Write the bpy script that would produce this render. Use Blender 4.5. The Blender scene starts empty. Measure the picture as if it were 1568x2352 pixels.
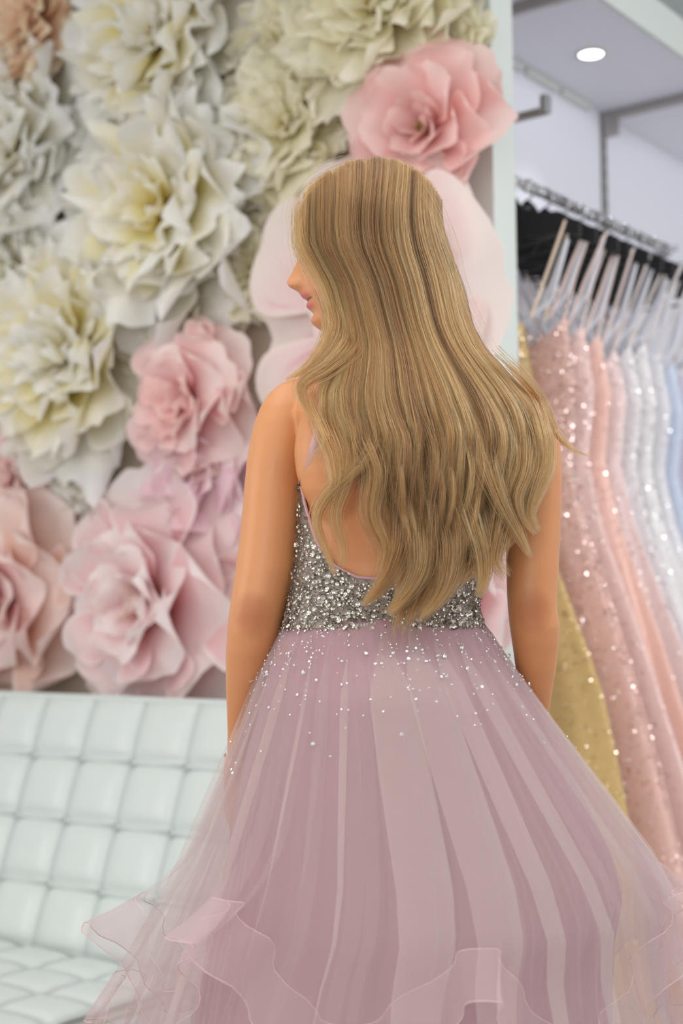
import bpy, bmesh, math, random
import numpy as np
from mathutils import Vector, Matrix

random.seed(7); RNG = np.random.default_rng(11)
SC = bpy.context.scene
COL = SC.collection

# ---------------------------------------------------------------- camera
YAW = math.radians(37.5); PITCH = math.radians(4.0); ROLL = math.radians(-0.6)
CAM_Z = 1.22
CAM = Vector((1.77, -2.93, CAM_Z))
FPX = 50.0/36.0*2352
camd = bpy.data.cameras.new('camera'); cam = bpy.data.objects.new('camera', camd); COL.objects.link(cam)
RC = Matrix.Rotation(YAW, 4, 'Z') @ Matrix.Rotation(math.pi/2+PITCH, 4, 'X') @ Matrix.Rotation(ROLL, 4, 'Z')
cam.matrix_world = Matrix.Translation(CAM) @ RC
camd.sensor_fit = 'VERTICAL'; camd.sensor_height = 36; camd.lens = 50
camd.clip_start = 0.05; camd.clip_end = 60
camd.dof.use_dof = True; camd.dof.focus_distance = 1.95; camd.dof.aperture_fstop = 2.8; camd.dof.aperture_blades = 9
SC.camera = cam
# ---------------------------------------------------------------- world and light
w = bpy.data.worlds.new('world'); SC.world = w; w.use_nodes = True
bg = w.node_tree.nodes['Background']; bg.inputs[0].default_value = (1.0, 0.985, 0.975, 1); bg.inputs[1].default_value = 0.88
def area(name, loc, target, sx, sy, power, color=(1, 1, 1)):
    d = bpy.data.lights.new(name, 'AREA'); d.shape = 'RECTANGLE'; d.size = sx; d.size_y = sy
    d.energy = power; d.color = color
    o = bpy.data.objects.new(name, d); COL.objects.link(o); o.location = loc
    o.rotation_euler = (Vector(target)-Vector(loc)).to_track_quat('-Z', 'Y').to_euler()
    return o
area('shop_window_light', (-2.6, -5.2, 2.0), (-0.2, -0.6, 1.2), 3.0, 2.2, 66, (1.0, 0.98, 0.95))
area('added_front_fill', (2.6, -6.4, 1.7), (0.2, -0.4, 1.3), 3.6, 2.4, 72, (1.0, 0.985, 0.965))  # soft fill added behind the camera to lighten the gaps between petals
area('ceiling_panel_light', (0.6, -2.2, 3.12), (0.6, -2.2, 0), 2.4, 1.6, 30, (1.0, 0.97, 0.93))
area('ceiling_panel_light', (2.6, 0.2, 3.12), (1.0, 0.6, 0.8), 1.6, 1.6, 85, (0.93, 0.955, 1.0))
def down_spot(loc, target, power, ang=70, size=0.035):
    d = bpy.data.lights.new('downlight_and_added_spot', 'SPOT'); d.energy = power; d.spot_size = math.radians(ang); d.spot_blend = 0.6
    d.shadow_soft_size = size
    o = bpy.data.objects.new('downlight_and_added_spot', d); COL.objects.link(o); o.location = loc
    o.rotation_euler = (Vector(target)-Vector(loc)).to_track_quat('-Z', 'Y').to_euler()
SC.view_settings.view_transform = 'Standard'; SC.view_settings.look = 'None'
SC.view_settings.gamma = 1.0; SC.view_settings.use_curve_mapping = False
SC.view_settings.exposure = -0.2
SC.cycles.use_denoising = True
SC.cycles.transparent_max_bounces = 40
SC.cycles.max_bounces = 7; SC.cycles.diffuse_bounces = 4; SC.cycles.adaptive_threshold = 0.07

# ---------------------------------------------------------------- pixel helpers (measuring only)
R3 = np.array(RC.to_3x3())
def ray(px, py):
    px = np.asarray(px, float); py = np.asarray(py, float)
    d = np.stack([(px-784)/FPX, -(py-1176)/FPX, -np.ones_like(px)], -1)
    return d @ R3.T
def on_plane(px, py, axis, val):
    d = ray(px, py); t = (val-CAM[axis])/d[..., axis]
    return np.array(CAM)+d*t[..., None]
RIGHT = np.array([math.cos(YAW), math.sin(YAW), 0]); FWD = np.array([-math.sin(YAW), math.cos(YAW), 0])
PD, PXC = 2.0, 890
ROOT = np.array(CAM)+RIGHT*((PXC-784)/FPX*PD)+FWD*PD; ROOT[2] = 0
def PL(px, py, dy):
    """pixel on the upright plane dy behind the woman's axis, in her own coordinates"""
    px, py, dy = np.broadcast_arrays(np.asarray(px, float), np.asarray(py, float), np.asarray(dy, float))
    d = ray(px, py); f = d @ FWD
    t = (PD+dy)/f
    p = np.array(CAM)+d*t[..., None]-ROOT
    return np.stack([p @ RIGHT, p @ FWD, p[..., 2]], -1)

# ---------------------------------------------------------------- object helpers
def tag(o, label=None, cat=None, group=None, kind=None):
    if label: o['label'] = label
    if cat: o['category'] = cat
    if group: o['group'] = group
    if kind: o['kind'] = kind
    return o
def empty(name, loc=(0, 0, 0), label=None, cat=None, group=None):
    o = bpy.data.objects.new(name, None); o.empty_display_size = 0.05; COL.objects.link(o); o.location = loc
    return tag(o, label, cat, group)
def link(name, me, parent=None):
    o = bpy.data.objects.new(name, me); COL.objects.link(o)
    if parent is not None: o.parent = parent
    return o
def mesh(name, v, f, mat=None, smooth=True, uv=None):
    me = bpy.data.meshes.new(name)
    me.from_pydata([tuple(p) for p in np.asarray(v, float).tolist()], [], f)
    if mat: me.materials.append(mat)
    if smooth: me.shade_smooth()
    if uv is not None:
        L = me.uv_layers.new(name='UVMap'); idx = np.empty(len(me.loops), int); me.loops.foreach_get('vertex_index', idx)
        L.data.foreach_set('uv', np.asarray(uv, float)[idx].ravel())
    me.update(); return me
def grid_faces(n, m, cu=False, cv=False, off=0):
    F = []
    for i in range(n if cu else n-1):
        for j in range(m if cv else m-1):
            F.append((off+i*m+j, off+((i+1) % n)*m+j, off+((i+1) % n)*m+(j+1) % m, off+i*m+(j+1) % m))
    return F
class MB:
    def __init__(s): s.v = []; s.f = []; s.n = 0
    def add(s, v, f):
        v = np.asarray(v, float).reshape(-1, 3); s.v.append(v); s.f += [tuple(i+s.n for i in q) for q in f]; s.n += len(v); return s
    def box(s, c, d, M=None):
        c = np.array(c, float); h = np.array(d, float)/2
        v = np.array([[x, y, z] for x in (-1, 1) for y in (-1, 1) for z in (-1, 1)])*h
        if M is not None: v = v @ np.array(M).T
        return s.add(v+c, [(0, 1, 3, 2), (4, 6, 7, 5), (0, 4, 5, 1), (2, 3, 7, 6), (0, 2, 6, 4), (1, 5, 7, 3)])
    def tube(s, pts, r, n=10, closed=False):
        pts = np.asarray(pts, float); m = len(pts); r = np.broadcast_to(np.asarray(r, float), (m,))
        t = np.gradient(pts, axis=0); t /= np.linalg.norm(t, axis=1)[:, None]+1e-9
        ref = np.array([0.0, 0, 1]) if abs(t[0, 2]) < 0.8 else np.array([1.0, 0, 0])
        a = np.cross(t[0], ref); a /= np.linalg.norm(a); V = []
        for i in range(m):
            a = a-t[i]*(a @ t[i]); a /= np.linalg.norm(a); b = np.cross(t[i], a)
            for k in range(n):
                q = 2*math.pi*k/n; V.append(pts[i]+r[i]*(math.cos(q)*a+math.sin(q)*b))
        F = grid_faces(m, n, closed, True)
        if not closed: F += [tuple(range(n))[::-1], tuple(range((m-1)*n, m*n))]
        return s.add(V, F)
    def ball(s, c, r, nu=10, nv=7, sc=(1, 1, 1)):
        V = []
        for i in range(1, nv):
            p = math.pi*i/nv
            for k in range(nu):
                q = 2*math.pi*k/nu; V.append((math.sin(p)*math.cos(q)*r*sc[0], math.sin(p)*math.sin(q)*r*sc[1], math.cos(p)*r*sc[2]))
        V += [(0, 0, r*sc[2]), (0, 0, -r*sc[2])]; n = (nv-1)*nu
        F = [tuple(reversed(q)) for q in grid_faces(nv-1, nu, False, True)]
        for k in range(nu): F += [(n, k, (k+1) % nu), (n+1, (nv-2)*nu+(k+1) % nu, (nv-2)*nu+k)]
        return s.add(np.array(V)+np.array(c), F)
    def mesh(s, name, mat, smooth=True):
        return mesh(name, np.concatenate(s.v), s.f, mat, smooth)
    def build(s, name, mat, parent=None, smooth=True): return link(name, s.mesh(name, mat, smooth), parent)
def bevel(o, wd=0.004, seg=2):
    m = o.modifiers.new('bevel', 'BEVEL'); m.width = wd; m.segments = seg; m.limit_method = 'ANGLE'; return o

# ---------------------------------------------------------------- materials
def S(r, g, b):
    f = lambda c: (c/255/12.92) if c <= 10 else ((c/255+0.055)/1.055)**2.4
    return (f(r), f(g), f(b), 1)
def mat(name, col, rough=0.5, metal=0.0, bump=0.0, bscale=60, vary=0.0, vscale=4, sss=0.0, coat=0.0, sheen=0.0, spec=0.5):
    m = bpy.data.materials.new(name); m.use_nodes = True; nt = m.node_tree; b = nt.nodes['Principled BSDF']
    b.inputs['Base Color'].default_value = col; b.inputs['Roughness'].default_value = rough; b.inputs['Metallic'].default_value = metal
    b.inputs['Coat Weight'].default_value = coat; b.inputs['Sheen Weight'].default_value = sheen; b.inputs['Specular IOR Level'].default_value = spec
    if sss:
        b.inputs['Subsurface Weight'].default_value = sss; b.inputs['Subsurface Radius'].default_value = (0.012, 0.005, 0.003); b.inputs['Subsurface Scale'].default_value = 1.0
    tc = nt.nodes.new('ShaderNodeTexCoord')
    if vary:
        n = nt.nodes.new('ShaderNodeTexNoise'); n.inputs['Scale'].default_value = vscale; n.inputs['Detail'].default_value = 4
        nt.links.new(tc.outputs['Object'], n.inputs['Vector'])
        mx = nt.nodes.new('ShaderNodeMix'); mx.data_type = 'RGBA'
        mx.inputs[6].default_value = tuple(c*(1-vary) for c in col[:3])+(1,); mx.inputs[7].default_value = tuple(min(1, c*(1+vary)) for c in col[:3])+(1,)
        nt.links.new(n.outputs['Fac'], mx.inputs[0]); nt.links.new(mx.outputs[2], b.inputs['Base Color'])
    if bump:
        n = nt.nodes.new('ShaderNodeTexNoise'); n.inputs['Scale'].default_value = bscale; n.inputs['Detail'].default_value = 3
        nt.links.new(tc.outputs['Object'], n.inputs['Vector'])
        bp = nt.nodes.new('ShaderNodeBump'); bp.inputs['Strength'].default_value = bump; bp.inputs['Distance'].default_value = 0.01
        nt.links.new(n.outputs['Fac'], bp.inputs['Height']); nt.links.new(bp.outputs['Normal'], b.inputs['Normal'])
    return m
def petal_mat(name, base, mid, tip, streak=None, rough=0.45, p=(0.0, 0.4, 0.95)):
    m = bpy.data.materials.new(name); m.use_nodes = True; nt = m.node_tree; b = nt.nodes['Principled BSDF']
    N = nt.nodes.new; L = nt.links.new
    uv = N('ShaderNodeUVMap'); sep = N('ShaderNodeSeparateXYZ'); L(uv.outputs[0], sep.inputs[0])
    no = N('ShaderNodeTexNoise'); no.inputs['Scale'].default_value = 3.5; L(uv.outputs[0], no.inputs['Vector'])
    ma = N('ShaderNodeMath'); ma.operation = 'MULTIPLY_ADD'; ma.inputs[1].default_value = 0.5; L(no.outputs['Fac'], ma.inputs[0])
    m2 = N('ShaderNodeMath'); m2.operation = 'SUBTRACT'; m2.inputs[1].default_value = 0.25; ab = N('ShaderNodeMath'); ab.operation = 'MULTIPLY_ADD'; ab.inputs[1].default_value = 2; ab.inputs[2].default_value = -1; L(sep.outputs[0], ab.inputs[0])
    a2 = N('ShaderNodeMath'); a2.operation = 'ABSOLUTE'; L(ab.outputs[0], a2.inputs[0])
    pw = N('ShaderNodeMath'); pw.operation = 'POWER'; pw.inputs[1].default_value = 7; L(a2.outputs[0], pw.inputs[0])
    mxx = N('ShaderNodeMath'); mxx.operation = 'MAXIMUM'; L(pw.outputs[0], mxx.inputs[0]); L(sep.outputs[1], mxx.inputs[1]); L(mxx.outputs[0], m2.inputs[0]); L(m2.outputs[0], ma.inputs[2])
    r = N('ShaderNodeValToRGB'); e = r.color_ramp.elements; e[0].position = p[0]; e[0].color = base; e[1].position = p[2]; e[1].color = tip
    x = e.new(p[1]); x.color = mid; L(ma.outputs[0], r.inputs[0]); out = r.outputs[0]
    if streak:
        mp = N('ShaderNodeMapping'); mp.inputs['Scale'].default_value = (9, 0.9, 1); L(uv.outputs[0], mp.inputs[0])
        n2 = N('ShaderNodeTexNoise'); n2.inputs['Scale'].default_value = 1.6; n2.inputs['Detail'].default_value = 3; L(mp.outputs[0], n2.inputs['Vector'])
        r2 = N('ShaderNodeValToRGB'); r2.color_ramp.elements[0].position = 0.5; r2.color_ramp.elements[1].position = 0.68; L(n2.outputs['Fac'], r2.inputs[0])
        fa = N('ShaderNodeMapRange'); fa.inputs[1].default_value = 0.25; fa.inputs[2].default_value = 0.8; fa.inputs[3].default_value = 0.9; fa.inputs[4].default_value = 0.0; L(sep.outputs[1], fa.inputs[0])
        mu = N('ShaderNodeMath'); mu.operation = 'MULTIPLY'; L(r2.outputs[0], mu.inputs[0]); L(fa.outputs[0], mu.inputs[1])
        mx = N('ShaderNodeMix'); mx.data_type = 'RGBA'; L(mu.outputs[0], mx.inputs[0]); L(out, mx.inputs[6]); mx.inputs[7].default_value = streak; out = mx.outputs[2]
    L(out, b.inputs['Base Color']); b.inputs['Roughness'].default_value = rough; b.inputs['Sheen Weight'].default_value = 0.1
    tr = N('ShaderNodeBsdfTranslucent'); L(out, tr.inputs[0])
    ms = N('ShaderNodeMixShader'); ms.inputs[0].default_value = 0.42; L(b.outputs[0], ms.inputs[1]); L(tr.outputs[0], ms.inputs[2])
    L(ms.outputs[0], nt.nodes['Material Output'].inputs[0]); return m
def tulle_mat(name, col, alpha, back=0.5):
    m = bpy.data.materials.new(name); m.use_nodes = True; nt = m.node_tree; nt.nodes.remove(nt.nodes['Principled BSDF'])
    N = nt.nodes.new; L = nt.links.new
    d = N('ShaderNodeBsdfDiffuse'); d.inputs[0].default_value = col; t = N('ShaderNodeBsdfTranslucent'); t.inputs[0].default_value = col
    a = N('ShaderNodeMixShader'); a.inputs[0].default_value = back; L(d.outputs[0], a.inputs[1]); L(t.outputs[0], a.inputs[2])
    x = N('ShaderNodeBsdfTransparent'); q = N('ShaderNodeMixShader'); q.inputs[0].default_value = alpha
    L(x.outputs[0], q.inputs[1]); L(a.outputs[0], q.inputs[2]); L(q.outputs[0], nt.nodes['Material Output'].inputs[0]); return m
M = {}
M['panel'] = mat('panel_paint', S(196, 186, 168), 0.8, bump=0.05)
M['white'] = mat('white_paint', S(214, 220, 215), 0.6)
M['rackwall'] = mat('rack_wall_paint', S(232, 233, 242), 0.7)
M['shelf'] = mat('shelf_laminate', S(236, 236, 243), 0.55)
M['ceil'] = mat('ceiling_paint', S(228, 234, 230), 0.8)
M['floor'] = mat('floor_vinyl', S(172, 170, 175), 0.35, vary=0.15, vscale=3)
M['steel'] = mat('brushed_steel', S(176, 172, 168), 0.32, 0.9)
M['chrome'] = mat('chrome', S(200, 202, 208), 0.12, 1.0)
M['velvet'] = mat('black_velvet', S(14, 14, 20), 0.9, sheen=0.25)
M['leather'] = mat('white_leather', S(203, 210, 207), 0.38, bump=0.03, bscale=250, coat=0.1)
M['crystal'] = mat('crystal', (0.92, 0.93, 0.95, 1), 0.08, 0.85)
M['silver'] = mat('silver_sequin', (0.55, 0.52, 0.46, 1), 0.2, 0.9)

# ---------------------------------------------------------------- the room
def struct(name, mb, m):
    o = mb.build(name, m, None, False); o['kind'] = 'structure'; return o
struct('floor', MB().box((0, -1.0, -0.025), (9, 11, 0.05)), M['floor'])
struct('ceiling', MB().box((0, -1.0, 3.25), (9, 11, 0.1)), M['ceil'])
struct('wall_flower', MB().box((-1.785, 0.05, 1.6), (3.43, 0.1, 3.2)), M['panel'])
struct('trim_1', MB().box((-0.035, 0.05, 1.6), (0.07, 0.104, 3.2)), M['white'])
struct('wall_rack', MB().box((-0.43, 2.2, 1.6), (0.1, 4.2, 3.2)), M['rackwall'])
# bulkhead shelf above the rack
SZ = 2.885
shelf = empty('bulkhead_shelf', (-0.17, 0.2, SZ), 'grey laminate bulkhead shelf above the dress rail with a recessed downlight', 'shelf')
def local(mb, root):
    off = np.array(root.location); mb.v = [a-off for a in mb.v]; return mb
bevel(local(MB().box((-0.17, 2.2, SZ+0.055), (0.42, 4.0, 0.11)), shelf).build('shelf_board', M['shelf'], shelf, False), 0.003)
o = local(MB().box((0.043, 2.2, SZ+0.055), (0.012, 4.0, 0.118)), shelf).build('front_fascia', M['white'], shelf, False)
for yb in (0.40, 1.335):
    b = MB().box((-0.17, yb, SZ-0.016), (0.41, 0.024, 0.03)).box((-0.345, yb, SZ-0.05), (0.05, 0.02, 0.07))
    bevel(local(b, shelf).build('shelf_bracket', M['steel'], shelf, False), 0.003)
b = MB()
for k, y0 in enumerate((0.60, 0.82, 1.04)):
    b = MB().box((-0.37, y0+0.09, SZ-0.012), (0.02, 0.19, 0.022)); local(b, shelf).build('wall_clip', M['white'], shelf, False)
# recessed lamp
dl = on_plane(np.array(1357.), np.array(122.), 2, SZ)
ring = MB(); n = 28
for (r0, z0) in ((0.048, -0.001), (0.048, -0.006), (0.036, -0.006), (0.034, 0.0)):
    ring.v.append(np.array([[dl[0]+r0*math.cos(2*math.pi*k/n), dl[1]+r0*math.sin(2*math.pi*k/n), SZ+z0] for k in range(n)]))
ring.f = grid_faces(4, n, False, True)
dlo = empty('recessed_downlight', (dl[0], dl[1], SZ), 'round white recessed downlight shining in the underside of the grey shelf', 'light')
local(ring, dlo).build('lamp_ring', M['white'], dlo)
em = bpy.data.materials.new('lamp_glow'); em.use_nodes = True
pb = em.node_tree.nodes['Principled BSDF']; pb.inputs['Emission Color'].default_value = (1, 0.98, 0.95, 1); pb.inputs['Emission Strength'].default_value = 6
disc = MB().add([[dl[0]+0.036*math.cos(2*math.pi*k/n), dl[1]+0.036*math.sin(2*math.pi*k/n), SZ-0.004] for k in range(n)], [tuple(range(n))])
local(disc, dlo).build('lamp_lens', em, dlo, False)
down_spot((dl[0], dl[1], SZ-0.02), (dl[0]+0.25, dl[1]-0.05, 0), 7, 90)
for (x, y) in ((0.7, -0.9), (1.5, 0.1), (-0.9, -1.0), (2.0, -0.9), (0.2, -2.6), (1.3, -1.6), (0.9, -0.3), (2.4, -2.0)):
    down_spot((x, y, 3.15), (x, y, 0), 10, 110, 0.028)  # unseen ceiling spots added so the glitter and sequins sparkle
# slotted standards and face-out arm
def standard(y, label):
    st = empty('slotted_standard', (-0.38, y, 0.1), label, 'rack upright')
    m = MB()
    m.box((-0.3755, y-0.011, 1.5), (0.009, 0.008, 2.76)).box((-0.3755, y+0.011, 1.5), (0.009, 0.008, 2.76)).box((-0.3785, y, 1.5), (0.003, 0.03, 2.76))
    for k in range(54): m.box((-0.3755, y, 0.15+k*0.05), (0.0088, 0.016, 0.018))
    local(m, st).build('slotted_channel', M['steel'], st, False)
standard(1.335, 'slotted steel wall upright in plain view behind the dress rail')
fo = empty('display_arm', (-0.37, 0.40, 2.57), 'short steel display arm with upturned square tip above the dress rail', 'display arm')
a = MB().box((-0.22, 0.40, 2.566), (0.30, 0.018, 0.022), None)
bevel(local(a, fo).build('arm_bar', M['steel'], fo, False), 0.002)
bevel(local(MB().box((-0.075, 0.40, 2.584), (0.022, 0.03, 0.05)), fo).build('end_stop', M['chrome'], fo, False), 0.003)
bevel(local(MB().box((-0.364, 0.40, 2.56), (0.03, 0.014, 0.09)), fo).build('hook_plate', M['steel'], fo, False), 0.002)
# ---------------------------------------------------------------- giant paper flowers
_pc = {}
def petal(W, cup, e0, e1, ruf, seed, mt, k=0.25, ragged=0.06, nu=17, nv=14, frill=3.0, roll=0.0):
    key = (W, cup, e0, e1, ruf, seed, mt.name, k)
    if key in _pc: return _pc[key]
    r = np.random.default_rng(seed)
    v = np.linspace(0, 1, nv)[:, None]; u = np.linspace(-1, 1, nu)[None, :]
    s = np.clip(v/0.62, 0, 1); wv = W*(0.16+0.84*(s*s*(3-2*s)))*np.sqrt(1-0.5*np.clip((v-0.62)/0.38, 0, 1)**2)
    ph = r.uniform(0, 6.28, 6); rad = v*(1-k*u*u*v)
    rad = rad*(1+ragged*v**3*(np.sin(4*u+ph[0])+0.7*np.sin(9*u+ph[1])+0.4*np.sin(15*u+ph[2])))
    ang = np.radians(e0+(e1-e0)*v**1.3)*np.ones_like(u)
    dr = np.diff(rad, axis=0, prepend=0)
    y = np.cumsum(dr*np.cos(ang), 0); z = np.cumsum(dr*np.sin(ang), 0)
    x = wv*u*np.ones_like(v)
    z = z+cup*W*u*u*v+ruf*v**2*(np.sin(frill*u*2+ph[3])+0.6*np.sin(frill*3.7*u+ph[4]))
    y = y+0.4*ruf*v**2*np.sin(frill*2.7*u+ph[5]); x = x*(1-0.25*cup*u*u*v)
    z = z-roll*np.clip((v-0.75)/0.25, 0, 1)**2*0.2
    z = np.where(z < -0.04, -0.04+0.25*(z+0.04), z)
    P = np.stack([x, y, z], -1)
    V = P.reshape(-1, 3); F = [tuple(reversed(q)) for q in grid_faces(nv, nu)]
    uv = np.stack([np.broadcast_to((u+1)/2, x.shape), np.broadcast_to(v, x.shape)], -1).reshape(-1, 2)
    me = mesh('petal', V, F, mt, True, uv); _pc[key] = me; return me
TYPES = {
 # count, length, e0, e1, width, cup, ruffle, base offset, k, mat index
 'peony': [(7, 1.0, 8, 6, .60, .20, .075, .04, .20, 0), (7, .88, 20, 6, .58, .28, .09, .05, .2, 0), (7, .74, 32, 12, .56, .32, .11, .05, .2, 0),
           (7, .60, 44, 20, .52, .36, .12, .05, .2, 0), (6, .46, 56, 30, .50, .4, .13, .04, .2, 0), (5, .34, 68, 52, .52, .45, .08, .02, .2, 0)],
 'rose': [(5, 1.0, 14, -34, .72, .30, .04, .05, .26, 0), (5, .86, 36, -34, .72, .4, .045, .05, .26, 0), (5, .70, 58, -26, .68, .5, .045, .05, .26, 0),
          (5, .55, 76, -8, .64, .6, .04, .04, .28, 0), (4, .42, 86, 20, .6, .8, .03, .03, .3, 0), (3, .30, 84, 70, .6, 1.0, .02, .01, .3, 0)],
 'open': [(6, 1.0, 16, -2, .72, .22, .05, .05, .2, 0), (5, .45, 45, 20, .5, .4, .05, .03, .25, 0)],
}
M['p_white'] = petal_mat('petal_white', S(240, 228, 150), S(244, 239, 214), S(247, 246, 245))
M['p_yell'] = petal_mat('petal_white_yellow', S(240, 218, 70), S(244, 230, 150), S(247, 245, 240))
M['p_cream'] = petal_mat('petal_cream', S(236, 220, 136), S(244, 236, 196), S(246, 242, 224))
M['p_peach'] = petal_mat('petal_peach', S(238, 150, 104), S(246, 206, 174), S(248, 230, 204))
M['p_coral'] = petal_mat('petal_coral', S(242, 146, 142), S(248, 200, 196), S(250, 222, 216))
M['p_blush'] = petal_mat('petal_blush', S(236, 160, 176), S(247, 224, 224), S(249, 236, 230), S(236, 138, 160))
M['p_pink'] = petal_mat('petal_pink', S(240, 146, 146), S(247, 200, 200), S(251, 234, 230))
M['p_lilac'] = petal_mat('petal_lilac_pink', S(230, 150, 182), S(246, 206, 216), S(249, 228, 234))
M['p_rose'] = petal_mat('petal_pale_rose', S(238, 118, 96), S(246, 202, 204), S(252, 244, 243))
M['p_dusty'] = petal_mat('petal_dusty_peach', S(236, 140, 134), S(245, 206, 188), S(251, 234, 230))
M['stamen'] = mat('stamen', S(214, 180, 110), 0.6)
def flower(px, py, rpx, typ, mt, label, depth=0.05, seed=0, tilt=(0, 0), rot=None, name=None, rings=None, jit=0.12, grp=None):
    r = np.random.default_rng(seed+100)
    c = on_plane(np.array(float(px)), np.array(float(py)), 1, -depth-0.025)
    dist = (c-np.array(CAM)) @ FWD; R = rpx*dist/FPX*(1.16 if typ == 'peony' else 1.08)
    nm = name or {'peony': 'paper_peony', 'rose': 'paper_rose', 'open': 'paper_blossom'}[typ]
    o = empty(nm, c, label, 'paper flower', grp)
    o.rotation_euler = (math.pi/2+math.radians(tilt[0]), 0, math.radians(tilt[1]))
    mats = mt if isinstance(mt, (list, tuple)) else [mt]
    RG = rings or TYPES[typ]
    for i, (n, Ln, e0, e1, W, cup, ruf, b, k, mi) in enumerate(RG):
        a0 = (rot if rot is not None and i == 0 else r.uniform(0, 360))
        for j in range(n):
            a = math.radians(a0+360*j/n+r.normal()*jit*130/n); s = R*Ln*(1+r.normal()*0.06)
            me = petal(W, cup, e0, e1, ruf, (i*7+int(r.integers(0, 4))+seed % 3*31), M[mats[min(i, len(mats)-1)]], k, 0.08 if typ == 'peony' else 0.025, frill=2.5 if typ == 'peony' else 1.5)
            p = link('petal', me, o)
            p.location = (b*R*math.cos(a), b*R*math.sin(a), 0.012*R*i)
            p.rotation_euler = (math.radians(r.normal()*5), math.radians(r.normal()*6), a-math.pi/2); p.scale = (s, s, s)
    st = MB()
    for j in range(16):
        a = r.uniform(0, 6.28); q = r.uniform(0.02, 0.1)*R; h = R*(0.16+r.uniform(0, 0.06)) if typ != 'open' else R*0.2
        st.tube([(q*math.cos(a)*.3, q*math.sin(a)*.3, 0), (q*math.cos(a)*.7, q*math.sin(a)*.7, h*.6), (q*math.cos(a), q*math.sin(a), h)], [0.006*R, 0.006*R, 0.013*R], 5)
    s = st.build('stamens', M['stamen'], o); s['kind'] = 'stuff'
    return o
flower(72, 55, 140, 'peony', 'p_peach', 'small peach orange paper flower beyond the white blooms at the wall top', 0.10, 1)
flower(40, 335, 235, 'peony', 'p_white', 'large white paper peony below the small peach flower', 0.06, 2)
flower(385, 95, 250, 'peony', ['p_white', 'p_white', 'p_yell', 'p_yell', 'p_white'], 'large white paper peony with yellow heart next to the peach flower', 0.07, 3, tilt=(-6, 0))
flower(880, 20, 225, 'peony', 'p_cream', 'large cream paper peony above the coral rose', 0.06, 4, tilt=(-8, 4))
flower(672, 295, 175, 'peony', 'p_cream', 'medium cream paper peony just above her forehead', 0.05, 5)
flower(395, 490, 275, 'peony', ['p_white', 'p_white', 'p_yell', 'p_white', 'p_yell'], 'largest white paper peony, in the middle of the wall', 0.07, 6)
flower(30, 640, 170, 'peony', 'p_white', 'white paper peony above the strong yellow one', 0.05, 8)
flower(170, 820, 250, 'peony', ['p_white', 'p_yell', 'p_yell', 'p_yell', 'p_white'], 'white paper peony with strong yellow heart above the pink roses', 0.08, 7)
flower(590, 620, 120, 'peony', 'p_cream', 'small cream paper peony between the big white peony and the blush blossom', 0.025, 9)
flower(640, 110, 120, 'peony', 'p_cream', 'small cream paper peony wedged between two larger ones at the wall top', 0.02, 10)
flower(190, 1085, 85, 'peony', 'p_white', 'small white paper peony above the pale giant rose', 0.03, 11)
flower(985, 300, 205, 'rose', 'p_coral', 'coral pink paper rose overlapping the white wall edge', 0.07, 12, tilt=(4, 8), jit=.2,
       rings=[(6, 1.0, 14, -14, .6, .3, .07, .05, .2, 0), (6, .84, 34, 0, .58, .4, .08, .05, .2, 0), (5, .68, 52, 20, .56, .5, .08, .05, .2, 0), (5, .5, 66, 40, .54, .6, .07, .04, .2, 0), (4, .36, 78, 56, .5, .8, .05, .03, .2, 0)])
flower(890, 715, 345, 'open', 'p_blush', 'giant blush paper blossom with pink streaks behind her head', 0.06, 14, rot=5, jit=.03)
flower(450, 925, 195, 'rose', ['p_pink', 'p_pink', 'p_pink', 'p_coral'], 'pink paper rose beside her bare shoulder', 0.10, 15, tilt=(3, -6))
flower(470, 1110, 190, 'rose', 'p_lilac', 'lilac pink paper rose half hidden under the pink one by her arm', 0.04, 16)
flower(375, 1385, 290, 'rose', ['p_rose', 'p_rose', 'p_rose', 'p_rose', 'p_rose', 'p_dusty'], 'giant pale pink paper rose above the white sofa', 0.07, 17, tilt=(0, -4), rot=100)
flower(35, 1370, 245, 'rose', ['p_dusty', 'p_dusty', 'p_pink'], 'dusty peach paper rose beside the giant pale rose', 0.07, 18)
flower(45, 1095, 125, 'rose', 'p_pink', 'small blush paper rose above the dusty peach one', 0.03, 19)
flower(590, 1400, 165, 'rose', 'p_pink', 'pink paper rose half hidden behind her arm', 0.03, 20)
flower(1010, 1350, 220, 'rose', 'p_rose', 'pale paper rose behind her waist near the wall edge', 0.065, 21)

for k, (px, py, rp, mt_, lb) in enumerate([
 (245, 300, 120, 'p_white', 'half hidden white paper peony left of the largest one'), (215, 620, 130, 'p_white', 'half hidden white paper peony below left of the largest one'),
 (520, 200, 110, 'p_cream', 'half hidden cream paper peony above right of the largest white one'), (780, 190, 110, 'p_cream', 'half hidden cream paper peony just left of the coral rose'),
 (400, 760, 130, 'p_yell', 'half hidden yellowish paper peony above the pink rose by her shoulder'), (1040, 120, 100, 'p_cream', 'half hidden cream paper peony above the coral rose at the wall edge'),
 (220, 10, 110, 'p_white', 'half hidden white paper peony at the very top left of the wall')]):
    flower(px, py, rp, 'peony', mt_, lb, 0.02, 30+k)
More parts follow.
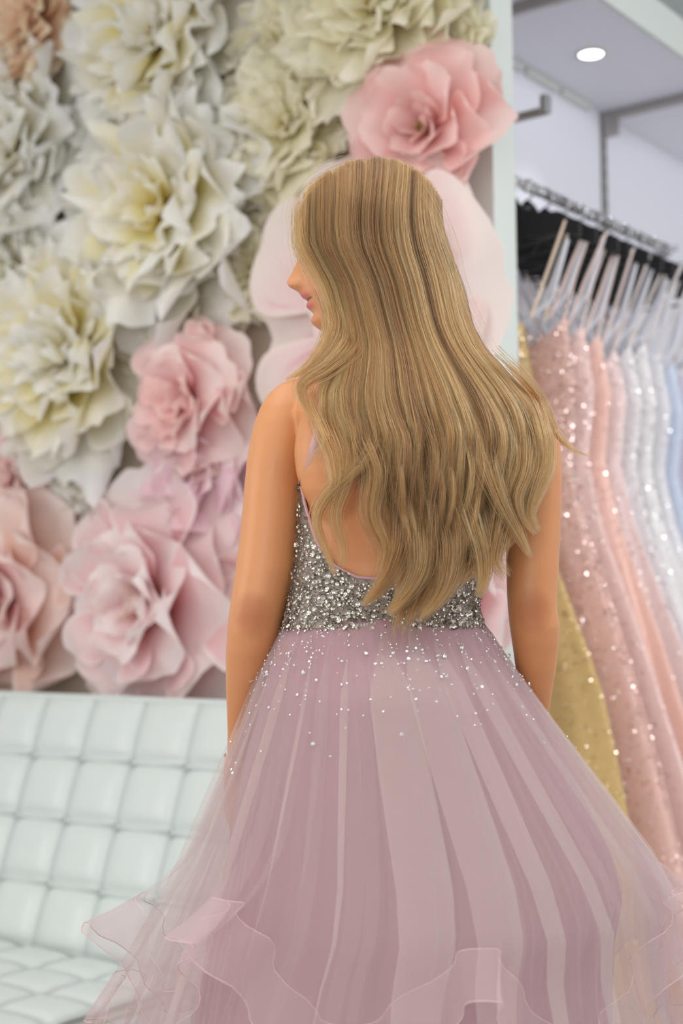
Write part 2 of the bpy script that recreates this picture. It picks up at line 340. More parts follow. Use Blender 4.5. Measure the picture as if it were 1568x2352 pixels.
# ---------------------------------------------------------------- tufted sofa
sofa = empty('tufted_sofa', (-1.45, -0.6, 0), 'white leather armless sofa with button tufted squares below the flower wall', 'sofa')
PT = 0.190; NC = 10; XR = -0.50
yt, zt, yb_, zb = -0.305, 0.995, -0.52, 0.38
bv = np.array([0, yb_-yt, zb-zt]); bl = np.linalg.norm(bv); bv /= bl; bn = np.cross(np.array([1.0, 0, 0]), bv); bn = bn if bn[1] < 0 else -bn
rowh = bl/4
def puff(wd, hg, d, seam=0.004):
    n = 11; u = np.linspace(-1, 1, n)[:, None]; v = np.linspace(-1, 1, n)[None, :]
    z = d*(1-np.abs(u)**4.5)*(1-np.abs(v)**4.5)**.9-d*0.35*(np.abs(u)**3*np.abs(v)**3)
    P = np.stack([u*wd/2*np.ones_like(v), v*hg/2*np.ones_like(u), z], -1).reshape(-1, 3)
    B = np.array([[-wd/2, -hg/2, -.03], [-wd/2, hg/2, -.03], [wd/2, hg/2, -.03], [wd/2, -hg/2, -.03]])
    F = grid_faces(n, n); m = n*n
    e = [list(range(n)), [i*n+n-1 for i in range(n)], list(range(n*n-1, n*n-n-1, -1)), [i*n for i in range(n-1, -1, -1)]]
    for k in range(4):
        F.append(tuple(e[k][::-1])+(m+k, m+(k+1) % 4)[::1] if False else tuple([m+k, m+(k+1) % 4]+e[k][::-1]))
    return mesh('tufted_panel', np.concatenate([P, B]), F, M['leather'])
pm = puff(PT, rowh, 0.021); sm = puff(PT, 0.14, 0.018)
def place(o, c, ex, ey, ez):
    c = np.array(c)-np.array(sofa.location)
    o.matrix_basis = Matrix(((ex[0], ey[0], ez[0], c[0]), (ex[1], ey[1], ez[1], c[1]), (ex[2], ey[2], ez[2], c[2]), (0, 0, 0, 1)))
EX = np.array([1.0, 0, 0])
bm_ = MB().ball((0, 0, 0), 0.011, 10, 6, (1, 1, .6)).mesh('button', M['leather'])
wm = MB().tube([(-PT/2, 0, 0), (0, 0, 0), (PT/2, 0, 0)], 0.0055, 8).mesh('welt', M['leather'])
for i in range(NC):
    xc = XR-PT*(i+.5)
    for j in range(4):
        c = np.array([xc, yt, zt])+bv*rowh*(j+.5)
        place(link('tufted_panel', pm, sofa), c, EX, -bv, bn)
        c = np.array([xc, yb_-0.04, zb])+np.array([0, -0.14*(j+.5)+.02, 0.008])
        place(link('tufted_panel', sm, sofa), c, EX, np.array([0, 1.0, 0]), np.array([0, 0, 1.0]))
        if j:
            c = np.array([xc, yt, zt])+bv*rowh*j
            place(link('welt', wm, sofa), c+bn*0.004, EX, -bv, bn)
            if i: place(link('button', bm_, sofa), c+EX*PT/2+bn*0.004, EX, -bv, bn)
            c = np.array([xc+PT/2, yb_-0.02-0.14*j, zb+.008])
            if i: place(link('button', bm_, sofa), c, EX, np.array([0, 1.0, 0]), np.array([0, 0, 1.0]))
W = PT*NC; xm = XR-W/2
def sofa_part(name, mb, m): return local(mb, sofa).build(name, m, sofa, False)
q = MB(); rot = np.stack([EX, -bv, bn], 1)
q.box(np.array([xm, yt, zt])+bv*bl/2-bn*0.06, (W, bl, 0.085), rot)
bevel(sofa_part('back_cushion', q, M['leather']), 0.02, 4)
bevel(sofa_part('seat_cushion', MB().box((xm, -0.805, zb-0.07), (W, 0.53, 0.11)), M['leather']), 0.012, 3)
pp = [(XR, -0.54, zb-.012), (XR, -1.068, zb-.012), (XR-W, -1.068, zb-.012), (XR-W, -0.54, zb-.012)]
pth = []
for k in range(3):
    for t in np.linspace(0, 1, 12, endpoint=(k == 2)): pth.append(np.array(pp[k])*(1-t)+np.array(pp[k+1])*t)
sofa_part('seat_piping', MB().tube(pth, 0.007, 8), mat('grey_piping', S(176, 170, 158), 0.5))
pth = [np.array([x, yt, zt])-bn*0.012+np.array([0, 0, .004]) for x in np.linspace(XR, XR-W, 14)]
sofa_part('top_piping', MB().tube(pth, 0.010, 8), M['leather'])
sofa_part('base_frame', MB().box((xm, -0.75, 0.235), (W-.06, 0.56, 0.03)), M['chrome'])
for x in (XR-.1, XR-W+.1):
    for y in (-0.97, -0.51): sofa_part('leg', MB().tube([(x, y, 0), (x, y, .12), (x, y, .23)], 0.016, 10), M['chrome'])
# ---------------------------------------------------------------- dress rail with rhinestones
RX, RZ = -0.12, 2.36
rail = empty('dress_rail', (-0.37, 0.75, RZ), 'rhinestone wrapped dress rail carrying the pastel gowns', 'clothes rail')
path = []
for p, q, n in (((-0.37, .255, RZ+.05), (-0.20, .255, RZ+.045), 6), ((-0.20, .255, RZ+.045), (RX, .33, RZ), 5), ((RX, .33, RZ), (RX, 1.27, RZ), 14), ((RX, 1.27, RZ), (-0.17, 1.32, RZ), 4), ((-0.17, 1.32, RZ), (-0.37, 1.32, RZ), 6)):
    for t in np.linspace(0, 1, n, endpoint=False): path.append(np.array(p)*(1-t)+np.array(q)*t)
path = np.array(path)
local(MB().tube(path, 0.0125, 10), rail).build('rail_tube', M['steel'], rail)
rs = MB(); r = np.random.default_rng(5)
M['stone'] = mat('rhinestone', S(190, 188, 194), 0.12, 0.9)
def gem(mb, c, R, ax):
    ax = ax/np.linalg.norm(ax); t = np.cross(ax, [0.3, 0.9, 0.1]); t /= np.linalg.norm(t); s = np.cross(ax, t); n = 6
    V = [c+R*(math.cos(2*math.pi*k/n)*t+math.sin(2*math.pi*k/n)*s) for k in range(n)]+[c+ax*R*.45+.55*R*(math.cos(2*math.pi*(k+.5)/n)*t+math.sin(2*math.pi*(k+.5)/n)*s) for k in range(n)]+[c-ax*R*.7]
    F = [(k, (k+1) % n, n+k) for k in range(n)]+[(n+k, (k+1) % n, n+(k+1) % n) for k in range(n)]+[tuple(range(n, 2*n))]+[((k+1) % n, k, 2*n) for k in range(n)]
    mb.add(V, F)
seg = np.linalg.norm(np.diff(path, axis=0), axis=1); cs = np.r_[0, np.cumsum(seg)]
for i in range(900):
    d = r.uniform(0, cs[-1]); k = min(np.searchsorted(cs, d)-1, len(path)-2); k = max(k, 0); f = (d-cs[k])/seg[k]
    c = path[k]*(1-f)+path[k+1]*f; t = (path[k+1]-path[k])/seg[k]
    a = r.normal(size=3); a -= t*(a @ t); a /= np.linalg.norm(a)
    gem(rs, c+a*0.0125, r.choice([.004, .005, .007]), a+r.normal(size=3)*.25)
o = local(rs, rail).build('rhinestones', M['stone'], rail, False); o['kind'] = 'stuff'
big = MB(); gem(big, np.zeros(3), 0.014, np.array([0.3, -0.8, 0.4])); bgm = big.mesh('large_gem', M['crystal'], False)
for px, py in ((1182, 430), (1208, 432), (1235, 438), (1553, 569)):
    p = on_plane(np.array(float(px)), np.array(float(py)), 0, RX+.02); g = link('large_gem', bgm, rail); g.location = p-np.array(rail.location)
rr = empty('far_rail', (-0.37, 1.40, RZ-.02), 'plain chrome rail continuing past the rhinestone rail', 'clothes rail')
local(MB().tube([(-0.37, 1.40, RZ-.02), (-0.14, 1.40, RZ-.02), (-0.10, 1.44, RZ-.02), (-0.10, 2.2, RZ-.02), (-0.37, 2.25, RZ-.02)], 0.011, 10), rr).build('rail_tube', M['chrome'], rr)

# ---------------------------------------------------------------- velvet hangers
def hanger_mesh():
    L = .215; xs = np.linspace(-L, L, 41); ax = np.abs(xs)/L
    top = 0.05*np.exp(-(xs/.032)**2)-0.012-0.075*np.clip(ax-.1, 0, 1)**1.1+0.012*np.exp(-((ax-.72)/.12)**2)
    bot = top-0.085+0.045*ax
    v = []
    for s in (-.0055, .0055):
        for x, z in zip(xs, top): v.append((x, s, z))
        for x, z in zip(xs, bot): v.append((x, s, z))
    n = len(xs); F = []
    for i in range(n-1):
        F += [(i, i+1, n+i+1, n+i), (2*n+i, 3*n+i, 3*n+i+1, 2*n+i+1), (i, 2*n+i, 2*n+i+1, i+1), (n+i, n+i+1, 3*n+i+1, 3*n+i)]
    F += [(0, n, 3*n, 2*n), (n-1, 3*n-1, 4*n-1, 2*n-1)]
    return mesh('hanger_body', v, F, M['velvet'], False)
HB = hanger_mesh()
hk = [(0, 0, 0.03), (0, 0, .038)]+[(0.024*math.sin(a)-0.0*a, 0, .066-.027*math.cos(a)) for a in np.linspace(.2, 4.3, 14)]
HK = MB().tube(hk, 0.0028, 8).mesh('hook', M['chrome'])
BR = MB().tube([(-.165, 0, -.105), (0, 0, -.118), (.165, 0, -.105)], 0.004, 8).mesh('trouser_bar', M['velvet'])
PR = MB(); r = np.random.default_rng(3)
for k in range(4): PR.box((-.012+k*.008, -.0062, .014+r.uniform(-.001, .001)), (.0045, .0008, .009))
PRM = PR.mesh('silver_print', mat('silver_print', S(150, 150, 158), 0.4), False)
ys = [0.27, 0.37, 0.465, 0.56, 0.655, 0.75, 0.845, 0.94, 1.035, 1.13, 1.22]
names = ['gold', 'rose gold', 'blush glitter', 'peach satin', 'pale pink', 'silver white', 'white glitter', 'pale grey', 'ice blue', 'lilac white', 'ivory']
# ---------------------------------------------------------------- gowns on the rail
def fabric(name, col, rough=.55, vary=.12, sheen=.25, metal=0.0, trans=0.2):
    m = mat(name, col, rough, metal, 0.25 if metal else 0.08, 500, vary, 90 if metal else 8, sheen=sheen); return m
gc = [S(220, 186, 122), S(234, 192, 180), S(243, 210, 204), S(243, 200, 186), S(244, 220, 218), S(238, 232, 234), S(244, 240, 240), S(232, 230, 234), S(210, 219, 238), S(224, 216, 232), S(236, 230, 222)]
glit = [9000, 15000, 6000, 1500, 3500, 6000, 6000, 2500, 1500, 1500, 1200]
NF = 96; NZ = 34
flake_mats = {}
def gown(i, y):
    r = np.random.default_rng(40+i); col = gc[i]; nm = names[i]
    lab = {0: 'gold glitter evening gown at the near end of the rail', 1: 'rose gold sequin evening gown hanging after the gold one', 2: 'blush tulle gown with scattered glitter next to the rose gold gown',
           3: 'peach satin gown between two pale pink gowns on the rail', 4: 'pale pink gown hanging just after the peach satin one', 5: 'silvery white beaded gown after the pale pink gown',
           6: 'white glitter gown hanging behind the silvery white gown', 7: 'pale grey white gown just before the ice blue gown', 8: 'ice blue gown with thin white straps far along the rail',
           9: 'lilac white gown hanging behind the ice blue one', 10: 'ivory gown last on the rhinestone rail'}[i]
    g = empty('evening_gown', (RX, y, 0), lab, 'gown', 'gowns on the rhinestone rail')
    fm = fabric('gown_fabric_'+nm.replace(' ', '_'), col, .5 if glit[i] > 1000 else .6, metal=.08 if glit[i] > 1000 else 0.0)
    zt = RZ-.375+r.uniform(-.03, .03)
    def a_of(z):
        s = np.array([zt, 1.80, 1.62, 1.45, 1.15, .85, .55, .1][::-1]); v = np.array([.105, .14, .115, .15, .25, .33, .40, .50][::-1])
        k = [.72, 1.0, 1.0, .95, 1.02, 1.0, 1.0, 1.0, .95, 1, 1][i]
        base = np.interp(z, s, v)
        return np.where(z < 1.62, .115+(base-.115)*k, base)-(.075 if i == 0 else 0)*np.clip((z-1.0)/.5, 0, 1)
    ph = r.uniform(0, 6.28, 5)
    def surf(z, f):
        a = a_of(z); b = np.interp(z, [.1, .6, 1.2, 1.62, 2.0], [.036, .036, .034, .032, .034])
        fold = np.clip((1.7-z)/1.0, 0, 1)
        k = 1+fold*(.10*np.sin(7*f+ph[0]+.5*np.sin(2*z))+.06*np.sin(13*f+ph[1]))
        return np.stack([a*np.cos(f)*k, b*np.sin(f)*k*(1+.25*fold*np.sin(5*f+ph[2])), z*np.ones_like(f)], -1)
    def patch(name, z0, z1f, nz, mtl, parent, neck=False):
        f = np.linspace(0, 2*math.pi, NF, endpoint=False)[None, :]; t = np.linspace(0, 1, nz)[:, None]
        ztop = z1f(f); z = z0+(ztop-z0)*t; P = surf(z, f*np.ones_like(z))
        return link(name, mesh(name, P.reshape(-1, 3), grid_faces(nz, NF, False, True), mtl), parent)
    wz = 1.60
    patch('skirt', .1, lambda f: wz+0*f, NZ, fm, g)
    neck = lambda f: zt-.07*(np.abs(np.sin(f)))**2-.03*np.exp(-((np.abs(np.cos(f))-.45)/.2)**2)*0
    bo = patch('bodice', wz-.005, lambda f: zt-.06+.06*np.cos(2*f)*np.sign(np.cos(f))**2*.6, 12, fm, g)
    sm_ = mat('strap_'+nm.replace(' ', '_'), tuple(.35*c+.65*d for c, d in zip(col[:3], S(240, 224, 216)[:3]))+(1,), .5)
    for s in (-1, 1):
        hx = s*(.178+.012*r.uniform(-1, 1))
        top = RZ-.155
        p = [(s*.08, -.035, zt-.03), (s*.13, -.025, (zt+top)/2-.01), (hx, -.012, top+.005), (hx, .0, top+.012), (hx, .012, top+.004), (s*.13, .025, (zt+top)/2), (s*.08, .035, zt-.03)]
        link('strap', MB().tube(p, .0045, 6).mesh('strap', sm_), g)
    # white satin hanging loops
    for s in ((-1, 1) if r.random() < .75 else (1,)):
        sx = s*r.uniform(.8, 1.0); dz = r.uniform(-.05, .01)
        p = [(s*.06, .02, zt-.02), (sx*.12, .014, zt+.08+dz*.5), (sx*.19, r.uniform(-.01, .01), RZ-.15+dz), (sx*.14, -.014, zt+.06+dz), (s*.05, -.03, zt-.04)]
        mb = MB()
        for k in range(4):
            A, B = np.array(p[k]), np.array(p[k+1]); d = B-A; sd = np.cross(d, [0, 1, 0]); sd = sd/np.linalg.norm(sd)*.007
            for off in (0,): mb.add([A-sd, A+sd, B+sd, B-sd, A-sd+np.array([0, .0012, 0]), A+sd+np.array([0, .0012, 0]), B+sd+np.array([0, .0012, 0]), B-sd+np.array([0, .0012, 0])], [(0, 1, 2, 3), (7, 6, 5, 4), (0, 3, 7, 4), (1, 5, 6, 2)])
        mb.build('hanging_loop', M['satin'], g)
    if glit[i]:
        n = glit[i]; mb = MB(); f = r.uniform(0, 2*math.pi, n); z = .3+(zt-.05-.3)*r.random(n)**.8
        P = surf(z, f); Q = surf(z, f+.01)-surf(z, f-.01); T = surf(z+.01, f)-surf(z-.01, f); N_ = np.cross(Q, T); N_ /= np.linalg.norm(N_, axis=1)[:, None]
        N_ = N_+np.array([0, 0, .35])+r.normal(size=(n, 3))*.55; N_ /= np.linalg.norm(N_, axis=1)[:, None]
        R_ = r.choice([.0018, .0026, .0036], n, p=[.5, .35, .15])
        A = np.cross(N_, [0.2, 0.1, 0.95]); A /= np.linalg.norm(A, axis=1)[:, None]; B = np.cross(N_, A); m = 6
        V = np.stack([P+N_*.003+(A*math.cos(2*math.pi*k/m)+B*math.sin(2*math.pi*k/m))*R_[:, None] for k in range(m)], 1)
        mb.add(V.reshape(-1, 3), [tuple(range(j*m, j*m+m)) for j in range(n)])
        if i not in flake_mats:
            flake_mats[i] = mat('glitter_'+nm.replace(' ', '_'), tuple(.4+.6*c for c in col[:3])+(1,), .19, 1.0)
        o = mb.build('glitter', flake_mats[i], g, False); o['kind'] = 'stuff'
    return g
M['satin'] = mat('white_satin', S(232, 234, 244), .35, sheen=.2)
hl = ['black velvet hanger holding the gold gown at the near rail end', 'black velvet hanger holding the rose gold gown', 'black velvet hanger holding the blush glitter gown', 'black velvet hanger holding the peach satin gown',
      'black velvet hanger holding the pale pink gown', 'black velvet hanger holding the silvery white gown', 'black velvet hanger holding the white glitter gown', 'black velvet hanger holding the pale grey white gown',
      'black velvet hanger holding the ice blue gown', 'black velvet hanger holding the lilac white gown', 'black velvet hanger holding the ivory gown at the far rail end']
for i, y in enumerate(ys):
    h = empty('velvet_hanger', (RX, y, RZ-.077), hl[i], 'hanger', 'black velvet hangers on the rhinestone rail')
    h.rotation_euler = (0, 0, math.radians(random.uniform(-7, 7)))
    link('hanger_body', HB, h); link('hook', HK, h); link('trouser_bar', BR, h); link('silver_print', PRM, h)
    gown(i, y)
# ---------------------------------------------------------------- the woman
per = empty('person', ROOT, 'woman seen from behind in a mauve tulle ball gown, long blonde hair, face turned aside', 'person')
per.rotation_euler = (0, 0, YAW)
def skin_mat():
    m = mat('skin', S(222, 162, 118), 0.42, bump=0.03, bscale=350, sss=0.12); nt = m.node_tree; b = nt.nodes['Principled BSDF']
    at = nt.nodes.new('ShaderNodeAttribute'); at.attribute_name = 'tint'
    n = nt.nodes.new('ShaderNodeTexNoise'); n.inputs['Scale'].default_value = 14; n.inputs['Detail'].default_value = 5
    tc = nt.nodes.new('ShaderNodeTexCoord'); nt.links.new(tc.outputs['Object'], n.inputs['Vector'])
    r = nt.nodes.new('ShaderNodeMapRange'); r.inputs[3].default_value = .90; r.inputs[4].default_value = 1.08; nt.links.new(n.outputs['Fac'], r.inputs[0])
    mx = nt.nodes.new('ShaderNodeMix'); mx.data_type = 'RGBA'; mx.blend_type = 'MULTIPLY'; mx.inputs[0].default_value = 1
    nt.links.new(at.outputs['Color'], mx.inputs[6]); nt.links.new(r.outputs[0], mx.inputs[7]); nt.links.new(mx.outputs[2], b.inputs['Base Color']); return m
M['skin'] = skin_mat()
def loft(rings, n=28, ex=2.0):
    """rings: (centre, axis a, axis b) with radii in the axes; closed with caps"""
    V = []
    for c, a, b in rings:
        q = np.linspace(0, 2*math.pi, n, endpoint=False); cs, sn = np.cos(q), np.sin(q)
        cs = np.sign(cs)*np.abs(cs)**(2/ex); sn = np.sign(sn)*np.abs(sn)**(2/ex)
        V.append(np.array(c)+cs[:, None]*np.array(a)+sn[:, None]*np.array(b))
    m = len(rings)
    return np.concatenate(V), grid_faces(m, n, False, True)+[tuple(range(n))[::-1], tuple(range((m-1)*n, m*n))]
def interp_rows(T, y):
    T = np.array(T, float); return [np.interp(y, T[:, 0], T[:, k]) for k in range(1, T.shape[1])]
# torso: py, px left, px right, dy back, dy front
TORSO = [(865, 850, 985, -.050, .055), (885, 745, 1085, -.066, .06), (910, 690, 1150, -.08, .065), (950, 676, 1182, -.095, .075), (1000, 684, 1172, -.104, .09), (1100, 692, 1160, -.104, .125), (1200, 688, 1138, -.094, .118),
         (1300, 678, 1106, -.082, .092), (1400, 664, 1090, -.080, .082), (1500, 642, 1120, -.104, .088), (1620, 616, 1152, -.128, .095), (1700, 612, 1156, -.125, .09), (1800, 622, 1146, -.09, .085)]
def torso_pt(f, py, off=0.0):
    """f: 0 at the back, +pi/2 right, pi front"""
    f, py = np.broadcast_arrays(np.asarray(f, float), np.asarray(py, float))
    L, Rr, b, fr = interp_rows(TORSO, py)
    pl = PL(L, py, 0); pr = PL(Rr, py, 0); cx = (pl[..., 0]+pr[..., 0])/2; hw = (pr[..., 0]-pl[..., 0])/2+off
    cy = (b+fr)/2; hd = (fr-b)/2+off
    cs, sn = np.sin(f), -np.cos(f); e = 2/2.35
    x = cx+hw*np.sign(cs)*np.abs(cs)**e; y = cy+hd*np.sign(sn)*np.abs(sn)**e
    return np.stack([x, y, (pl[..., 2]+pr[..., 2])/2], -1)
body = MB()
pys = np.concatenate([np.arange(865, 960, 12), np.arange(960, 1800, 28)])
q = np.linspace(0, 2*math.pi, 40, endpoint=False)
V = np.concatenate([torso_pt(q, np.full(40, p)) for p in pys]); n = len(pys)
body.add(V, [tuple(reversed(f)) for f in grid_faces(n, 40, False, True)]+[tuple(range(40)), tuple(range((n-1)*40, n*40))[::-1]])
def limb(rows, dep=.95, nn=24):
    rows = np.array(rows, float); t = np.linspace(0, len(rows)-1, len(rows)*3-2); R = [np.interp(t, range(len(rows)), rows[:, k]) for k in range(rows.shape[1])]
    rings = []
    for py, l, r_, dy in zip(*R[:4]):
        a = PL(l, py, dy); b = PL(r_, py, dy); c = (a+b)/2; h = np.linalg.norm(b-a)/2
        rings.append((c, np.array([h, 0, 0]), np.array([0, h*dep, 0])))
    body.add(*loft(rings, nn))
LARM = [(872, 668, 705, .02), (884, 640, 722, .02), (905, 616, 730, .018), (935, 597, 728, .014), (970, 584, 722, .01), (1010, 574, 714, .006), (1060, 566, 704, .002), (1110, 561, 694, 0), (1170, 556, 689, -.002), (1240, 549, 684, -.005), (1310, 540, 676, -.008), (1370, 531, 662, -.008),
        (1410, 525, 652, -.006), (1450, 521, 644, -.002), (1500, 518, 634, .006), (1560, 518, 617, .018), (1620, 520, 602, .032), (1680, 522, 586, .048), (1720, 521, 577, .058), (1745, 522, 572, .066), (1770, 520, 570, .074)]
limb(LARM)
RARM = [(886, 1150, 1196, .02), (900, 1150, 1222, .02), (920, 1148, 1244, .02), (950, 1148, 1266, .018), (990, 1150, 1280, .014), (1040, 1154, 1288, .01), (1100, 1157, 1290, .004), (1170, 1158, 1289, 0), (1240, 1160, 1286, -.004), (1310, 1162, 1282, -.008), (1370, 1164, 1278, -.008), (1400, 1166, 1279, -.006),
        (1440, 1170, 1285, -.002), (1480, 1176, 1283, .004), (1540, 1184, 1276, .016), (1600, 1193, 1266, .032), (1660, 1202, 1256, .05), (1710, 1208, 1250, .064), (1740, 1210, 1248, .072), (1765, 1210, 1248, .08)]
limb(RARM)
# neck
def P3(px, py, dy): return PL(float(px), float(py), dy)
nk = []
for py, l, r_, dyc, h in ((715, 800, 925, .03, .052), (770, 822, 940, .025, .050), (820, 838, 958, .015, .050), (860, 838, 985, .008, .054), (895, 820, 1010, .0, .055)):
    a = P3(l, py, dyc); b = P3(r_, py, dyc); nk.append(((a+b)/2, [(b-a)[0]/2, 0, 0], [0, h, 0]))
body.add(*loft(nk, 28))
# trapezius wedges from neck to shoulders
for sgn, pts in ((-1, [(860, 835, .0, .045), (800, 862, .0, .040), (745, 876, .005, .036), (690, 892, .012, .032)]), (1, [(960, 850, .0, .045), (1020, 866, .0, .042), (1090, 884, .005, .038), (1165, 908, .012, .034)])):
    rg = []
    for px, py, dy, rad in pts:
        c = P3(px, py+22, dy); rg.append((c, [0, rad*1.2, 0], [0, 0, rad*.95]))
    if sgn < 0: rg = rg[::-1]
    body.add(*loft(rg, 20))
# shoulder blades
for px, py in ((800, 1040), (1060, 1045)):
    body.ball(P3(px, py, -.060), .075, 20, 12, (1.0, .64, 1.4))
# head: py, face px, back px, half width
HEAD = [(396, 810, 930, .028), (405, 778, 956, .044), (420, 746, 974, .056), (442, 720, 992, .065), (475, 702, 1006, .072), (510, 693, 1013, .075), (550, 690, 1016, .075), (575, 694, 1015, .0735), (600, 694, 1012, .072), (630, 697, 1004, .070), (660, 699, 992, .068),
        (676, 700, 985, .066), (690, 706, 970, .063), (706, 714, 955, .059), (722, 718, 935, .055), (740, 725, 905, .049), (755, 734, 870, .040), (766, 748, 845, .030), (773, 768, 825, .018)]
HDY = .028
def face_bump(py, s):
    """forward offset in metres on the mid line, s = sideways metres"""
    g = lambda c, w: np.exp(-((py-c)/w)**2)
    nose = np.interp(py, [560, 585, 605, 630, 648, 658, 668, 676], [0, .004, .0105, .0200, .0265, .0240, .012, .0])*np.exp(-(s/np.interp(py, [560, 610, 655], [.007, .0085, .0115]))**2)
    ala = .010*g(655, 11)*np.exp(-((np.abs(s)-.0125)/.0065)**2)
    lip = (.0080*g(680, 6.5)+.0075*g(704, 7.5))*np.exp(-(s/.021)**2)
    chin = .0075*g(740, 13)*np.exp(-(s/.022)**2); brow = .005*g(552, 12)*np.exp(-((np.abs(s)-.026)/.022)**2)
    eye = -.009*g(583, 13)*np.exp(-((np.abs(s)-.031)/.014)**2)
    mouth = -.0045*g(691, 3.2)*np.exp(-(s/.022)**2)-.003*g(722, 7)*np.exp(-(s/.03)**2)
    return nose+ala+lip+chin+brow+eye+mouth
pyh = np.arange(396, 775, 3.0); nh = 96; rings = []; HV = []
F_, B_, Wd = interp_rows(HEAD, pyh)
for k, py in enumerate(pyh):
    pf = PL(F_[k], py, HDY); pb = PL(B_[k], py, HDY); cx = (pf[0]+pb[0])/2; a = (pb[0]-pf[0])/2; z = pf[2]
    qq = np.linspace(0, 2*math.pi, nh, endpoint=False)
    qq = qq-.0
    ex = 2/2.25
    cx_, sy_ = np.cos(qq), np.sin(qq); x = a*np.sign(cx_)*np.abs(cx_)**ex; y = Wd[k]*np.sign(sy_)*np.abs(sy_)**ex
    # narrower face than back of the head
    y = y*(1-.16*np.clip(-x/a, 0, 1)**2)
    front = x < 0
    x = np.where(front, x-face_bump(py, y)*np.clip(-x/a*1.2, 0, 1)**.5, x)
    HV.append(np.stack([cx+x, HDY+y, np.full(nh, z)], 1))
n = len(pyh)
body.add(np.concatenate(HV), [tuple(reversed(f)) for f in grid_faces(n, nh, False, True)]+[tuple(range(nh)), tuple(range((n-1)*nh, n*nh))[::-1]])
for s in (-1, 1):   # ears
    body.ball(P3(862, 610, HDY+s*.074), .03, 14, 10, (.55, .28, 1.05))
# legs down to the floor, in heels
for s in (-1, 1):
    cxh = torso_pt(0, 1650)[0]; rg = []
    for z, off, rx_, ry_, y in ((torso_pt(0, 1640)[2], .085, .088, .105, 0), (.86, .088, .085, .092, 0), (.70, .086, .070, .075, .0), (.53, .082, .052, .056, 0), (.42, .08, .050, .054, .01), (.30, .078, .047, .05, .0), (.18, .076, .034, .037, .0), (.11, .075, .027, .033, .0), (.075, .075, .03, .045, .02)):
        rg.append(((cxh+s*off, y-.01, z), [rx_, 0, 0], [0, ry_, 0]))
    body.add(*loft(rg[::-1], 22))
    ft = [((cxh+s*.075, -.035, .085), [.026, 0, 0], [0, 0, .03]), ((cxh+s*.076, .03, .065), [.032, 0, 0], [0, 0, .028]), ((cxh+s*.08, .10, .03), [.042, 0, 0], [0, 0, .02]), ((cxh+s*.082, .15, .022), [.038, 0, 0], [0, 0, .016]), ((cxh+s*.082, .185, .018), [.02, 0, 0], [0, 0, .01])]
    body.add(*loft(ft, 18))
# hands
def hand(W, d, nrm, thumb_side, curl):
    """W wrist, d along the hand, nrm palm normal; thumb on thumb_side (unit)"""
    d = np.array(d, float); d /= np.linalg.norm(d); nrm = np.array(nrm, float); nrm -= d*(nrm @ d); nrm /= np.linalg.norm(nrm)
    s = np.cross(d, nrm); s = s if s @ np.array(thumb_side) > 0 else -s
    pr = []
    for t, wd, th in ((-.01, .023, .019), (.015, .028, .019), (.04, .036, .017), (.065, .040, .0155), (.085, .039, .0135), (.093, .035, .010)):
        pr.append((W+d*t, s*wd, nrm*th))
    body.add(*loft(pr, 20, 2.4))
    def finger(base, dr, ax, lens, rad, bends):
        pts = [base]; dd = np.array(dr)
        for L_, bnd in zip(lens, bends):
            c, sn = math.cos(bnd), math.sin(bnd); dd = dd*c+np.cross(ax, dd)*sn+ax*(ax @ dd)*(1-c); pts.append(pts[-1]+dd*L_)
        P = []; Rr = []
        for k in range(len(pts)-1):
            for t in np.linspace(0, 1, 5, endpoint=False): P.append(pts[k]*(1-t)+pts[k+1]*t); Rr.append(rad*(1-.10*(k+t))*(1+.06*math.cos(2*math.pi*t)))
        P.append(pts[-1]); Rr.append(rad*.66); P.append(pts[-1]+dd*rad*.5); Rr.append(rad*.25)
        body.tube(P, Rr, 10)
    axc = np.cross(d, nrm)
    for off, L_, rad in ((.029, .078, .0082), (.0095, .087, .0086), (-.010, .080, .0082), (-.028, .062, .0072)):
        b = W+d*.083+s*off
        finger(b, d+s*off*1.2, axc, (L_*.46, L_*.3, L_*.24), rad, (curl, curl*1.2, curl*.8))
    tb = W+d*.022+s*.024+nrm*.006
    dt = d*.75+s*.55+nrm*.25; dt /= np.linalg.norm(dt)
    finger(tb, dt, np.cross(dt, nrm), (.038, .032, .026), .0098, (.1, -.12, -.1) if False else (.1, .15, .12))
wl = (P3(521, 1757, .07)+P3(571, 1757, .07))/2
hand(wl, (-.07, .30, -1), (.9, .25, .1), (0, 1, -.2), .22)
wr = (P3(1210, 1752, .076)+P3(1248, 1752, .076))/2
hand(wr, (.05, .30, -1), (-.9, .25, .1), (0, 1, -.2), .22)
raw = body.build('body', M['skin'])
rm = raw.modifiers.new('remesh', 'REMESH'); rm.mode = 'VOXEL'; rm.voxel_size = 0.0032; rm.use_smooth_shade = True
sm = raw.modifiers.new('smooth', 'SMOOTH'); sm.factor = .5; sm.iterations = 5
dg = bpy.context.evaluated_depsgraph_get()
bme = bpy.data.meshes.new_from_object(raw.evaluated_get(dg)); bme.name = 'body'
bpy.data.objects.remove(raw)
nv = len(bme.vertices); co = np.empty(nv*3); bme.vertices.foreach_get('co', co); co = co.reshape(-1, 3)
skin = np.array(S(204, 139, 90)[:3]); tint = np.tile(skin, (nv, 1))
def blob(c, rad, col, k=1.0):
    global tint
    wgt = np.clip(1-np.linalg.norm((co-np.array(c))/np.array(rad), axis=1)**2, 0, 1)[:, None]*k
    tint = tint*(1-wgt)+np.array(S(*col)[:3])*wgt
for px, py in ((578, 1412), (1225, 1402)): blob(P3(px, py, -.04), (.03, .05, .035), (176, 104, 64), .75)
blob(P3(735, 655, HDY-.045), (.03, .03, .025), (228, 138, 112), .6)
blob(P3(660, 655, HDY), (.012, .02, .012), (226, 146, 112), .5)
lipc = P3(700, 700, HDY)
